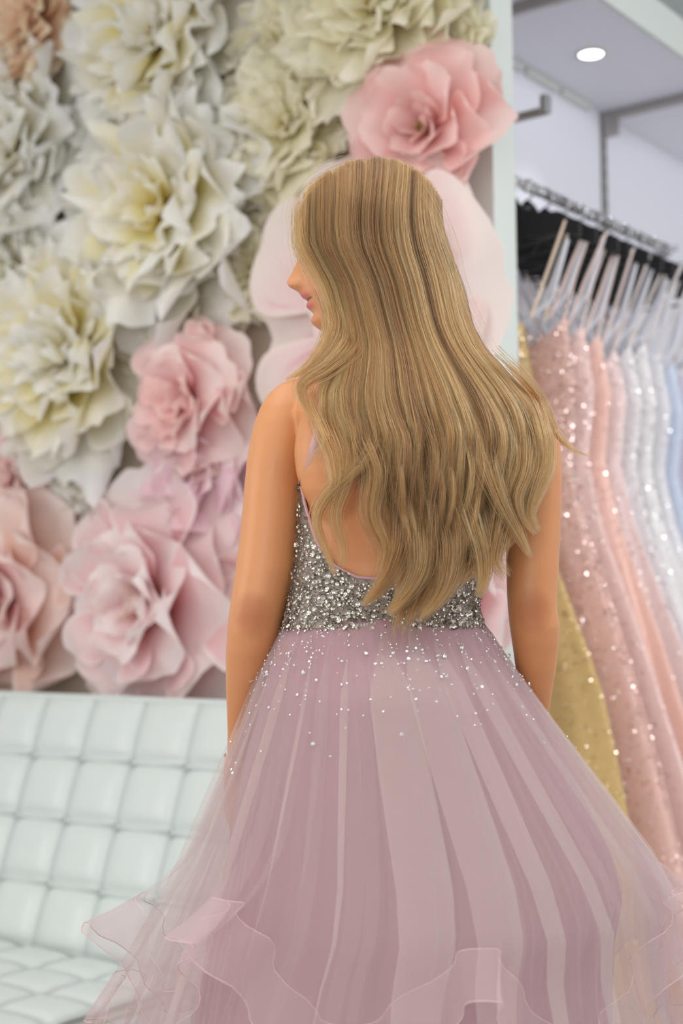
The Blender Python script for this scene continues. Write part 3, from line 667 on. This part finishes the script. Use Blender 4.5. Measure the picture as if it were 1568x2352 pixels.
for py, hgt in ((681, .0042), (704, .0056)):
    c = P3(706, py, HDY); wgt = (np.abs(co[:, 2]-c[2]) < hgt) & (np.abs(co[:, 1]-HDY) < .023-.6*np.abs(co[:, 2]-c[2])) & (co[:, 0] < P3(738, py, HDY)[0])
    tint[wgt] = np.array(S(204, 112, 100)[:3])
c = P3(715, 691, HDY); wgt = (np.abs(co[:, 2]-c[2]) < .0019) & (np.abs(co[:, 1]-HDY) < .024) & (co[:, 0] < P3(740, 691, HDY)[0]); tint[wgt] = np.array(S(105, 55, 50)[:3])
# scalp under the hair
hz = P3(870, 470, 0)[2]; sc_ = (co[:, 2] > hz) & (co[:, 0] > P3(745, 470, HDY)[0]-(co[:, 2]-hz)*.3)
sc_ |= (co[:, 2] > P3(0, 700, 0)[2]) & (co[:, 0] > P3(890, 600, HDY)[0])
tint[sc_] = np.array(S(165, 128, 84)[:3])
at = bme.color_attributes.new('tint', 'FLOAT_COLOR', 'POINT')
at.data.foreach_set('color', np.concatenate([tint, np.ones((nv, 1))], 1).ravel())
bme.materials.clear(); bme.materials.append(M['skin']); bme.shade_smooth()
bobj = link('body', bme, per)
# eyes, lashes, brows (mostly under the hair)
ew = mat('eye_white', S(235, 230, 226), .2); ei = mat('iris', S(70, 90, 105), .15); dk = mat('dark_lash', S(70, 52, 40), .7)
for s in (-1, 1):
    ec = P3(712, 585, HDY+s*.031)
    e = MB().ball((0, 0, 0), .0115, 16, 10).build('eye', ew, bobj); e.location = ec
    ir = MB().ball((-.0072, 0, 0), .0056, 12, 8, (.9, 1, 1)).build('iris', ei, bobj); ir.location = ec
    lash = MB()
    for k in range(18):
        a = (k-8.5)/8.5; b0 = ec+np.array([-.0105+.004*a*a, .0115*a, .004-.002*a*a]); lash.tube([b0, b0+np.array([-.004, .001*a, .0012]), b0+np.array([-.0075, .002*a, .004])], [.0005, .0004, .0002], 4)
    lash.build('eyelashes', dk, bobj)['kind'] = 'stuff'
    bw = MB()
    for k in range(40):
        a = k/39; b0 = P3(694+a*a*22, 556-10*math.sin(a*2.4), HDY+s*(.012+.034*a)); b0 = b0+np.array([-.004+.003*a, 0, 0]); bw.tube([b0, b0+np.array([-.001+.003*a, s*.004, .003*(1-a)])], [.0006, .0003], 4)
    bw.build('eyebrow', dk, bobj)['kind'] = 'stuff'

# ---------------------------------------------------------------- hair
XLT = [(445, 694), (500, 684), (560, 690), (600, 711), (650, 738), (700, 752), (740, 762), (770, 766), (800, 765), (850, 745), (900, 722), (950, 722), (1000, 742), (1050, 752), (1100, 766), (1150, 785), (1200, 806), (1250, 830), (1300, 846), (1350, 855), (1430, 885)]
XRT = [(445, 1010), (500, 1031), (550, 1046), (600, 1056), (650, 1064), (700, 1073), (750, 1086), (800, 1114), (850, 1160), (900, 1205), (950, 1236), (1000, 1250), (1050, 1251), (1100, 1244), (1150, 1232), (1200, 1210), (1250, 1185), (1300, 1145), (1350, 1105), (1430, 1030)]
CR_S = [0, .08, .18, .32, .48, .62, .75, .86, .94, 1]; CR_X = [699, 716, 752, 805, 868, 915, 950, 978, 996, 1012]; CR_Y = [440, 414, 387, 365, 354, 362, 380, 402, 424, 452]
LEN_S = [0, .04, .1, .16, .24, .34, .45, .6, .72, .82, .9, .96, 1]; LEN_Y = [880, 950, 1050, 1180, 1330, 1395, 1412, 1412, 1390, 1345, 1295, 1225, 1080]
def ss(a, b, x): t = np.clip((x-a)/(b-a), 0, 1); return t*t*(3-2*t)
def hair_dy(x, y, lay, far=1.0):
    xl = np.interp(y, *np.array(XLT).T); xr = np.interp(y, *np.array(XRT).T); mid = (xl+xr)/2; half = (xr-xl)/2+4
    xi = np.clip((x-mid)/half, -1, 1)
    tr = np.sqrt(np.clip(1-np.clip((486-y)/136, 0, 1)**2, 0, 1))
    far_ = far
    dh = HDY-far*(.105*np.maximum(np.sqrt(1-xi*xi), np.where((xi < 0) & (far > 0), .66, .12))*tr)
    xb = (x-930)/345.
    db = np.interp(y, [700, 780, 850, 920, 1000, 1100, 1400], [-.080, -.090, -.108, -.128, -.140, -.144, -.138])+.07*np.clip(np.abs(xb), 0, 1.1)**2.6
    wq = ss(600, 860, y)*(1.0 if far > 0 else 0.0)
    return dh*(1-wq)+db*wq+far*lay*.034*(1-.2*wq)
def make_strands(N, seed, lay0, lay1, far=1.0):
    r = np.random.default_rng(seed); K = 26
    NCl = 140; cl_s = np.sort(r.random(NCl)); cl_ph = r.uniform(0, 6.28, NCl); cl_am = r.uniform(.5, 1.3, NCl); cl_len = r.normal(size=NCl)*26; cl_lay = r.random(NCl)
    s = r.random(N); ci = np.clip(np.searchsorted(cl_s, s+r.normal(size=N)*.012), 0, NCl-1)
    lay = np.clip(lay0+(lay1-lay0)*(.45*r.random(N)+.55*cl_lay[ci]), 0, 1)
    xr_ = np.interp(s, CR_S, CR_X); yr_ = np.interp(s, CR_S, CR_Y)+lay*16+r.random(N)*5
    # rows of roots further down either side of the parting
    low = r.random(N)**1.6*110*np.sin(np.pi*np.clip(s, .04, .96)); yr_ = yr_+low*(r.random(N) < .5)
    ye = np.interp(s, LEN_S, LEN_Y)+cl_len[ci]+r.normal(size=N)*22-lay*30-np.abs(r.normal(size=N))*30
    if far < 0: ye = np.minimum(ye, 800+25*r.normal(size=N))
    t = np.linspace(0, 1, K)[None, :]; y = yr_[:, None]+(ye-yr_)[:, None]*t
    XL = np.interp(y, *np.array(XLT).T); XRr = np.interp(y, *np.array(XRT).T)
    xt = XL+(XRr-XL)*s[:, None]
    bl_ = ss(0, 1, (y-yr_[:, None])/230)
    x = xr_[:, None]+(xt-xr_[:, None])*bl_
    cx = XL+(XRr-XL)*cl_s[ci][:, None]
    pull = .55*ss(840, 1330, y)+.15*ss(480, 800, y)
    x = x+(cx-x)*pull*(.65+.35*r.random(N))[:, None]
    am = cl_am[ci][:, None]*(13*ss(860, 1120, y)+1.0*ss(520, 860, y))
    x = x+am*np.sin((y-880)/58.+cl_ph[ci][:, None]+.25*r.normal(size=N)[:, None])
    x = x+1.6*r.normal(size=N)[:, None]+2.5*np.sin(y/40+r.uniform(0, 6.28, N)[:, None])*ss(500, 900, y)*(r.random(N)[:, None] < .3)
    x = x-26*ss(1240, 1400, y)*np.where(s[:, None] > .3, 1, 0)
    dy = hair_dy(x, y, lay[:, None], far)+.006*np.sin((y-880)/46.+1.3+cl_ph[ci][:, None])*ss(860, 1100, y)
    return PL(x, y, dy), np.clip(.36*r.random(NCl)[ci]+.64*r.random(N)+.10*np.sin(s*23)+.06*np.sin(s*61+1), 0, 1)
def make_lock(path, N, w0, w1, w2, seed, dz=0.0, dys=None):
    r = np.random.default_rng(seed); K = 24; P = np.array(path, float); m = len(P)
    t = np.linspace(0, 1, K); tt = np.linspace(0, 1, m)
    # smooth catmull-rom
    def cr(v):
        q = np.r_[2*v[0]-v[1], v, 2*v[-1]-v[-2]]; out = []
        for a in t:
            f = a*(m-1); i = min(int(f), m-2); f -= i; p0, p1, p2, p3 = q[i], q[i+1], q[i+2], q[i+3]
            out.append(.5*(2*p1+(p2-p0)*f+(2*p0-5*p1+4*p2-p3)*f*f+(3*p1-p0-3*p2+p3)*f**3))
        return np.array(out)
    X, Y = cr(P[:, 0]), cr(P[:, 1]); tx, ty = np.gradient(X), np.gradient(Y); L = np.hypot(tx, ty)+1e-6; nx, ny = -ty/L, tx/L
    wd = np.interp(t, [0, .5, 1], [w0, w1, w2]); o = np.clip(r.normal(size=N)*.75, -2, 2)
    end = 1-np.abs(r.normal(size=N))*.13; end = np.clip(end, .6, 1)
    out = []
    for k in range(N):
        f0 = r.random()*.38; f = f0+t*(end[k]-f0); x = np.interp(f, t, X+nx*wd*o[k]); y = np.interp(f, t, Y+ny*wd*o[k]); x = x+1.2*np.sin(f*9+k)
        if dys is None: dy = hair_dy(x, y, r.random()*.5)-.004-dz+.05*np.clip(1-t/.3, 0, 1)**1.5
        else: dy = np.interp(f, np.linspace(0, 1, len(dys)), dys)+r.normal()*.004
        out.append(PL(x, y, dy))
    return np.array(out), np.full(N, r.uniform(.35, .8))*.4+.6*r.random(N)
locks = [
 ([(738, 640), (756, 700), (764, 750), (744, 800), (702, 845), (654, 874)], 420, 16, 13, 2, None),
 ([(790, 700), (812, 760), (800, 800), (745, 845), (706, 868), (690, 895), (702, 935), (724, 968)], 420, 18, 13, 4, None),
 ([(770, 700), (790, 760), (775, 800), (725, 850), (695, 880)], 220, 12, 10, 4, None),
 ([(735, 860), (712, 900), (730, 960), (748, 1010), (728, 1040), (690, 1085)], 70, 10, 7, 5, None),
 ([(860, 900), (872, 970), (850, 1040), (802, 1090), (762, 1128), (735, 1165), (728, 1205), (748, 1262), (772, 1330)], 330, 16, 12, 5, None),
 ([(790, 880), (778, 960), (800, 1040), (790, 1110), (770, 1180), (790, 1260), (782, 1310)], 240, 24, 14, 5, None),
 ([(740, 900), (730, 960), (760, 1040), (768, 1120), (742, 1170)], 200, 18, 16, 6, None),
 ([(820, 900), (830, 1000), (860, 1080), (850, 1180), (880, 1260), (872, 1320)], 420, 22, 18, 6, None),
 ([(1130, 800), (1200, 868), (1245, 925), (1275, 990), (1310, 1028), (1352, 1048)], 150, 12, 7, 1.5, [-.09, -.075, -.05, -.04, -.05, -.05]),
 ([(1150, 830), (1215, 905), (1246, 985), (1255, 1060), (1240, 1110), (1226, 1150), (1220, 1185), (1240, 1222)], 420, 20, 13, 4, None),
 ([(1100, 960), (1120, 1060), (1150, 1150), (1190, 1225), (1220, 1282)], 420, 26, 15, 3, None),
 ([(1190, 900), (1215, 1000), (1212, 1080), (1190, 1140), (1200, 1190), (1230, 1230)], 300, 18, 12, 4, None),
 ([(905, 1100), (915, 1220), (898, 1300), (866, 1355), (828, 1394)], 420, 24, 16, 4, None),
 ([(955, 1100), (968, 1230), (965, 1310), (925, 1375), (885, 1412)], 420, 22, 16, 5, None),
 ([(1000, 1100), (1035, 1230), (1032, 1310), (1010, 1370), (962, 1426)], 520, 26, 20, 5, None),
 ([(1050, 1050), (1085, 1180), (1108, 1270), (1110, 1330), (1098, 1375)], 420, 24, 16, 8, None),
 ([(1130, 1080), (1160, 1160), (1148, 1230), (1140, 1290), (1165, 1330)], 260, 22, 15, 12, None),
 ([(880, 372), (960, 420), (1030, 560), (1060, 680), (1110, 800), (1180, 900)], 26, 26, 14, 24, None),
 ([(860, 372), (760, 400), (690, 460), (682, 540), (700, 620), (750, 720)], 24, 16, 18, 20, None),
 ([(960, 900), (960, 1000), (940, 1150), (930, 1300)], 50, 150, 150, 130, None),
 ([(700, 445), (687, 500), (692, 560), (716, 610), (745, 670), (765, 740)], 260, 6, 12, 10, None),
]
S1 = [make_strands(15000, 1, 0, .9), make_strands(5000, 2, .1, 1.0, -1.0)]
allP = [a.reshape(-1, 3) for a, h in S1]; sizes = []; shade = [h for a, h in S1]
for a, h in S1: sizes += [a.shape[1]]*a.shape[0]
for k, (p, N, a, b, c, dys) in enumerate(locks):
    L_, h_ = make_lock(p, int(N*.8), a, b, c, 60+k, 0.004, dys); shade.append(h_); allP.append(L_.reshape(-1, 3)); sizes += [L_.shape[1]]*L_.shape[0]
allP = np.concatenate(allP)
def hair_mat(name, dark, mid, light):
    m = bpy.data.materials.new(name); m.use_nodes = True; nt = m.node_tree; N = nt.nodes.new; L = nt.links.new
    h = N('ShaderNodeBsdfHairPrincipled'); h.parametrization = 'COLOR'; h.inputs['Roughness'].default_value = .38; h.inputs['Radial Roughness'].default_value = .55
    hi = N('ShaderNodeHairInfo'); sa = N('ShaderNodeAttribute'); sa.attribute_name = 'shade'; r = N('ShaderNodeValToRGB'); e = r.color_ramp.elements; e[0].color = dark; e[1].color = light; x = e.new(.5); x.color = mid
    L(sa.outputs['Fac'], r.inputs[0])
    r2 = N('ShaderNodeMapRange'); r2.inputs[1].default_value = 0.0; r2.inputs[2].default_value = .5; r2.inputs[3].default_value = .72; r2.inputs[4].default_value = 1.0; L(hi.outputs['Intercept'], r2.inputs[0])
    mx = N('ShaderNodeMix'); mx.data_type = 'RGBA'; mx.blend_type = 'MULTIPLY'; mx.inputs[0].default_value = 1; L(r.outputs[0], mx.inputs[6]); L(r2.outputs[0], mx.inputs[7])
    L(mx.outputs[2], h.inputs['Color']); L(h.outputs[0], nt.nodes['Material Output'].inputs[0]); return m
M['hair'] = hair_mat('hair_strands', S(48, 28, 13), S(130, 86, 45), S(208, 160, 100))
# solid under layer
ns, ny_ = 60, 50; s = np.linspace(.06, .97, ns)[None, :]; tt = np.linspace(0, 1, ny_)[:, None]
xr_ = np.interp(s, CR_S, CR_X); yr_ = np.interp(s, CR_S, CR_Y)+16; ye = np.interp(s, LEN_S, LEN_Y)-150*ss(.1, .5, s)-40; ye = np.minimum(ye, 1180+30*np.sin(s*40))
def sheet(far, lay, yend):
    y = yr_+(yend-yr_)*tt; XL = np.interp(y, *np.array(XLT).T); XRr = np.interp(y, *np.array(XRT).T); xt = XL+(XRr-XL)*s
    x = xr_+(xt-xr_)*ss(0, 1, (y-yr_)/230); x = x+3*np.sin(s*140+y/60)*ss(450, 700, y)
    return PL(x, y, hair_dy(x, y, lay, far)+.003*np.sin(s*150+y/50)*ss(430, 600, y))
A = sheet(1.0, 1.05, ye); B = sheet(-1.0, 1.0, np.minimum(ye, 800+0*s))
hb = MB(); hb.add(A.reshape(-1, 3), [tuple(reversed(f)) for f in grid_faces(ny_, ns)]); hb.add(B.reshape(-1, 3), grid_faces(ny_, ns))
hm = mat('hair_underlayer', S(104, 76, 44), .5, bump=.3, bscale=200)
hobj = hb.build('hair', hm, per)
hobj['label'] = 'long dark blonde hair falling loose down her back in soft waves'
hc = bpy.data.hair_curves.new('hair_strands'); hc.add_curves(sizes)
hc.attributes['position'].data.foreach_set('vector', allP.astype(np.float32).ravel())
ra = hc.attributes.get('radius') or hc.attributes.new('radius', 'FLOAT', 'POINT')
rad = np.concatenate([np.interp(np.linspace(0, 1, n), [0, .6, 1], [.00021, .00019, .00006]) for n in sizes]).astype(np.float32)
ra.data.foreach_set('value', rad)
sh = hc.attributes.new('shade', 'FLOAT', 'CURVE'); sh.data.foreach_set('value', np.concatenate(shade).astype(np.float32))
hc.materials.append(M['hair'])
ho = bpy.data.objects.new('hair_strands', hc); COL.objects.link(ho); ho.parent = hobj; ho['kind'] = 'stuff'
# ---------------------------------------------------------------- the gown she wears
M['lining'] = mat('mauve_satin_lining', S(158, 106, 121), .45, vary=.06, vscale=5, sheen=.2)
M['bodice'] = mat('silver_mesh', S(150, 138, 128), .45, .3, bump=.2, bscale=700)
TU = S(232, 220, 216)
M['tulle'] = tulle_mat('mauve_tulle', TU, .25)
M['tulle2'] = tulle_mat('mauve_tulle_inner', S(222, 200, 202), .13)
M['hem'] = tulle_mat('horsehair_hem', S(234, 212, 214), .24)
M['trim'] = mat('rolled_hem_cord', S(220, 190, 192), .5)
# bodice shell
def neck_py(f):
    a = np.abs(((np.degrees(f)+180) % 360)-180)
    return np.interp(a, [0, 15, 30, 45, 58, 70, 80, 95, 180], [1334, 1328, 1302, 1255, 1195, 1130, 1106, 1100, 1090])
f = np.linspace(-math.pi, math.pi, 120, endpoint=False)[None, :]; t = np.linspace(0, 1, 26)[:, None]
pyb = neck_py(f)+(1440-neck_py(f))*t
bod = link('gown_bodice', mesh('gown_bodice', torso_pt(f*np.ones_like(t), pyb, .004).reshape(-1, 3), grid_faces(26, 120, False, True), M['bodice']), per)
bod['label'] = 'backless bodice densely covered with silver sequins and crystals'
edge = torso_pt(f[0], neck_py(f[0]), .0045); edge = np.concatenate([edge, edge[:1]])
link('edge_binding', MB().tube(edge, .0024, 6).mesh('edge_binding', mat('lilac_binding', S(190, 150, 156), .5)), bod)
# straps
sm2 = mat('sheer_strap', S(200, 160, 160), .5)
for sgn in (-1, 1):
    if sgn < 0: pts = [(700, 1118, -.062), (712, 1080, -.085), (722, 1030, -.103), (731, 980, -.105), (741, 920, -.098), (752, 885, -.07), (760, 870, -.02), (765, 885, .05), (770, 960, .085), (775, 1090, .115)]
    else: pts = [(1150, 1118, -.062), (1140, 1080, -.085), (1130, 1030, -.103), (1120, 980, -.105), (1108, 930, -.098), (1096, 900, -.07), (1090, 880, -.02), (1085, 895, .05), (1080, 970, .085), (1075, 1090, .115)]
    P = np.array([P3(*p) for p in pts]); mb = MB()
    wd = np.interp(np.arange(len(P)), [0, 3, 9], [.010, .005, .006]); up = np.array([1.0, 0, 0]); V = []
    for p, w_ in zip(P, wd): V += [p-up*w_, p+up*w_, p+up*w_+np.array([0, -.0012, .0008]), p-up*w_+np.array([0, -.0012, .0008])]
    so = link('shoulder_strap', mesh('shoulder_strap', V, grid_faces(len(P), 4, False, True)+[(3, 2, 1, 0), tuple(range(len(V)-4, len(V)))], sm2), bod)
# sequins
def disc(R, n=8, cone=.35):
    V = [(0, 0, 0)]+[(R*math.cos(2*math.pi*k/n), R*math.sin(2*math.pi*k/n), R*cone) for k in range(n)]
    return V, [(0, 1+k, 1+(k+1) % n) for k in range(n)]
sv, sf = disc(.0027); sv = np.array(sv)
seqm = mesh('sequin', sv, sf, M['silver'], False)
r = np.random.default_rng(21)
def frames(Nn):
    Nn = Nn/np.linalg.norm(Nn, axis=-1)[:, None]; A = np.cross(Nn, [.3, .1, .9]); A /= np.linalg.norm(A, axis=1)[:, None]; return A, np.cross(Nn, A), Nn
def sample(n, fr, lo=None):
    ff = r.uniform(-fr, fr, n); py = neck_py(ff)+(1446-neck_py(ff))*r.random(n)**.9
    p = torso_pt(ff, py, .0065); e = 1e-2
    Nn = np.cross(torso_pt(ff+e, py)-torso_pt(ff-e, py), torso_pt(ff, py-2)-torso_pt(ff, py+2)); return p, Nn/np.linalg.norm(Nn, axis=1)[:, None], py
p, Nn, py = sample(300, 1.25)
A, B, C = frames(Nn+r.normal(size=Nn.shape)*.38)
for k in range(300):
    o = link('sequin', seqm, bod); s = r.uniform(.9, 1.35); c = p[k]+Nn[k]*.002
    o.matrix_basis = Matrix(((A[k][0]*s, B[k][0]*s, C[k][0]*s, c[0]), (A[k][1]*s, B[k][1]*s, C[k][1]*s, c[1]), (A[k][2]*s, B[k][2]*s, C[k][2]*s, c[2]), (0, 0, 0, 1)))
def scatter(name, n, fr, m, smin, smax):
    p, Nn, py = sample(n, fr); A, B, C = frames(Nn+r.normal(size=Nn.shape)*.45); s = r.uniform(smin, smax, n)[:, None, None]
    V = p[:, None, :]+s*(sv[None, :, 0:1]*A[:, None]+sv[None, :, 1:2]*B[:, None]+sv[None, :, 2:3]*C[:, None])
    o = MB().add(V.reshape(-1, 3), [tuple(i+9*k for i in q) for k in range(n) for q in sf]).build(name, m, bod, False); o['kind'] = 'stuff'
scatter('small_sequins', 3600, math.pi, M['silver'], .45, .85)
scatter('dark_beads', 2600, math.pi, mat('smoky_bead', S(120, 108, 96), .2, .7), .35, .6)
# skirt: centre line and half width from the outline
OUT = [(1424, 656, 1100), (1450, 640, 1122), (1500, 618, 1152), (1550, 597, 1186), (1650, 558, 1258), (1760, 512, 1340), (1850, 474, 1408), (1960, 428, 1490), (2060, 380, 1545), (2150, 336, 1548), (2352, 246, 1600)]
oz = np.array([P3(890, a, 0)[2] for a, b, c in OUT]); ol = np.array([P3(b, a, 0)[0] for a, b, c in OUT]); orr = np.array([P3(c, a, 0)[0] for a, b, c in OUT])
oz = np.r_[oz, .3, .02]; ol = np.r_[ol, -.50, -.60]; orr = np.r_[orr, .58, .68]
def skirt_base(z):
    o = np.argsort(oz); l = np.interp(z, oz[o], ol[o]); rr_ = np.interp(z, oz[o], orr[o]); cx = (l+rr_)/2; a = (rr_-l)/2
    wz = oz[0]; tb = np.clip((wz-z)/.25, 0, 1); t1_ = np.clip((wz-z)/.10, 0, 1); t2_ = np.clip((wz-z-.25)/.3, 0, 1); cy = -.002-.012*t1_+.035*t2_; b = a*(.66+.16*t1_+.10*t2_)
    return cx, cy, a, b
ZW = oz[0]
def layer(name, mtl, zend, scale, amp, nf, seed, over=1.25, hem=0.10, hm=7, hz=.03, NT=900, NZ=44, parent=None, cord=True, bandm=None, drop=0.0, z0=0.0, parent_soft=None):
    r = np.random.default_rng(seed)
    th = np.linspace(0, 2*math.pi, NT, endpoint=False)
    # irregular fold phase
    ph = nf*th+sum(r.uniform(.5, 1.6)*np.sin(k*th+r.uniform(0, 6.28)) for k in (1, 2, 3, 5))
    am = 1+.5*np.sin(3*th+r.uniform(0, 6.28))+.35*np.sin(7*th+r.uniform(0, 6.28)); am = np.clip(am, .25, 2)
    hp = r.uniform(0, 6.28); hp2 = r.uniform(0, 6.28)
    t = np.linspace(0, 1, NZ)[:, None]
    ze = zend+hz*np.sin(hm*th+hp)+.5*hz*np.sin(3*th+hp2)+drop*np.cos(th+math.pi/2)
    z = ZW+z0+(ze[None, :]-ZW-z0)*t
    cx, cy, a, b = skirt_base(z); sc = 1-(1-scale)*(ss(0, .35, t) if parent_soft is None else parent_soft*t+(1-parent_soft)*t**.5)
    g = ss(0, .16, t)
    dth = over/nf*np.sin(ph)[None, :]*am[None, :]*(1-.6*t)*(.3+.7*g)
    rr_ = 1+amp*np.cos(ph)[None, :]*am[None, :]*(.35+.65*g)*(1-.35*t)+.004*np.sin(3*ph+1)[None, :]
    fl = np.clip((t-.62)/.38, 0, 1)**1.7
    wv = np.sin(hm*th+hp)[None, :]
    rr_ = rr_+hem*fl*(.35+wv+.3*np.sin(2*hm*th+hp2)[None, :]*fl)
    dth = dth+hem*1.5*fl*np.cos(hm*th+hp)[None, :]*.35
    q = th[None, :]+dth
    X = cx+a*sc*rr_*np.cos(q); Y = cy+b*sc*rr_*np.sin(q)
    Z = z+.35*hem*fl*(wv-.2)*.6
    P = np.stack([X, Y, Z], -1)
    o = link(name, mesh(name, P.reshape(-1, 3), grid_faces(NZ, NT, False, True), mtl), parent)
    if bandm is not None:
        k0 = int(NZ*.86); Q = P[k0:]; c = np.array([0, 0, 0])
        d = Q-np.stack([cx, np.full_like(X, 0)+cy, Z], -1)[k0:]; Q = Q+d/np.linalg.norm(d, axis=-1)[..., None]*.0015
        link('hem_band', mesh('hem_band', Q.reshape(-1, 3), grid_faces(len(Q), NT, False, True), bandm), o)
    if cord:
        E = P[-1][::3]; link('hem_cord', MB().tube(np.concatenate([E]), .0007, 5, True).mesh('hem_cord', M['trim']), o)
        if bandm is not None: E = P[int(NZ*.86)][::3]; link('hem_cord', MB().tube(E, .0005, 4, True).mesh('hem_cord', M['trim']), o)
    return o, P
zpx = lambda py: float(P3(890, py, 0)[2])
lin, _ = layer('skirt_lining', M['lining'], .06, .44, .014, 22, 5, .5, .0, 5, .0, 400, 40, per, False, parent_soft=.8)
lin['label'] = 'opaque mauve lining under the tulle'
t3, _ = layer('tulle_tier', M['tulle2'], .16, .90, .022, 18, 8, 1.5, .07, 9, .03, 900, 44, per, True, M['hem'])
t2, _ = layer('tulle_tier', M['tulle2'], .47, .90, .024, 20, 9, 1.8, .10, 8, .04, 900, 44, per, True, M['hem'])
t1, P1 = layer('tulle_tier', M['tulle2'], zpx(2220), .97, .028, 38, 10, 2.6, .17, 7, .05, 1100, 48, per, True, M['hem'])
t0, P0 = layer('tulle_tier', M['tulle'], zpx(2490), 1.0, .026, 24, 13, 3.3, .06, 6, .05, 1500, 48, per, True, M['hem'])
r = np.random.default_rng(91); mb = MB()
for i in range(520):
    k = int(2+abs(r.normal())*(3.2 if i < 700 else 6)); j = int(r.integers(0, P0.shape[1]))
    if k > 17: continue
    p = P0[k, j]*(1-(u_ := r.random()))+P0[k-1, j]*u_; d = p-np.array([0, 0, p[2]]); d /= np.linalg.norm(d)
    gem(mb, p+d*.002, r.choice([.0009, .0013, .0018]), d+r.normal(size=3)*.4)
mb.build('tiny_crystals', M['crystal'], t0, False)['kind'] = 'stuff'
# scattered crystals on the upper skirt
cm_ = MB(); gem(cm_, np.zeros(3), .0032, np.array([0, 0, 1.0])); cmm = cm_.mesh('crystal', M['crystal'], False)
r = np.random.default_rng(77); cnt = 0
nz, nt = P0.shape[:2]
while cnt < 130:
    j = int(r.integers(0, nt)); k = int(3+abs(r.normal())*5.5)
    if k > 15: continue
    p = P0[k, j]
    if p[1] > .02: continue
    c = np.array([0, .03, p[2]]); d = p-c; d /= np.linalg.norm(d); d[2] += .3
    A, B, C = frames((d+r.normal(size=3)*.3)[None]); s = r.choice([.5, .72, 1.0], p=[.5, .3, .2]); p = p+d*.003
    o = link('crystal', cmm, t0)
    o.matrix_basis = Matrix(((A[0][0]*s, B[0][0]*s, C[0][0]*s, p[0]), (A[0][1]*s, B[0][1]*s, C[0][1]*s, p[1]), (A[0][2]*s, B[0][2]*s, C[0][2]*s, p[2]), (0, 0, 0, 1))); cnt += 1
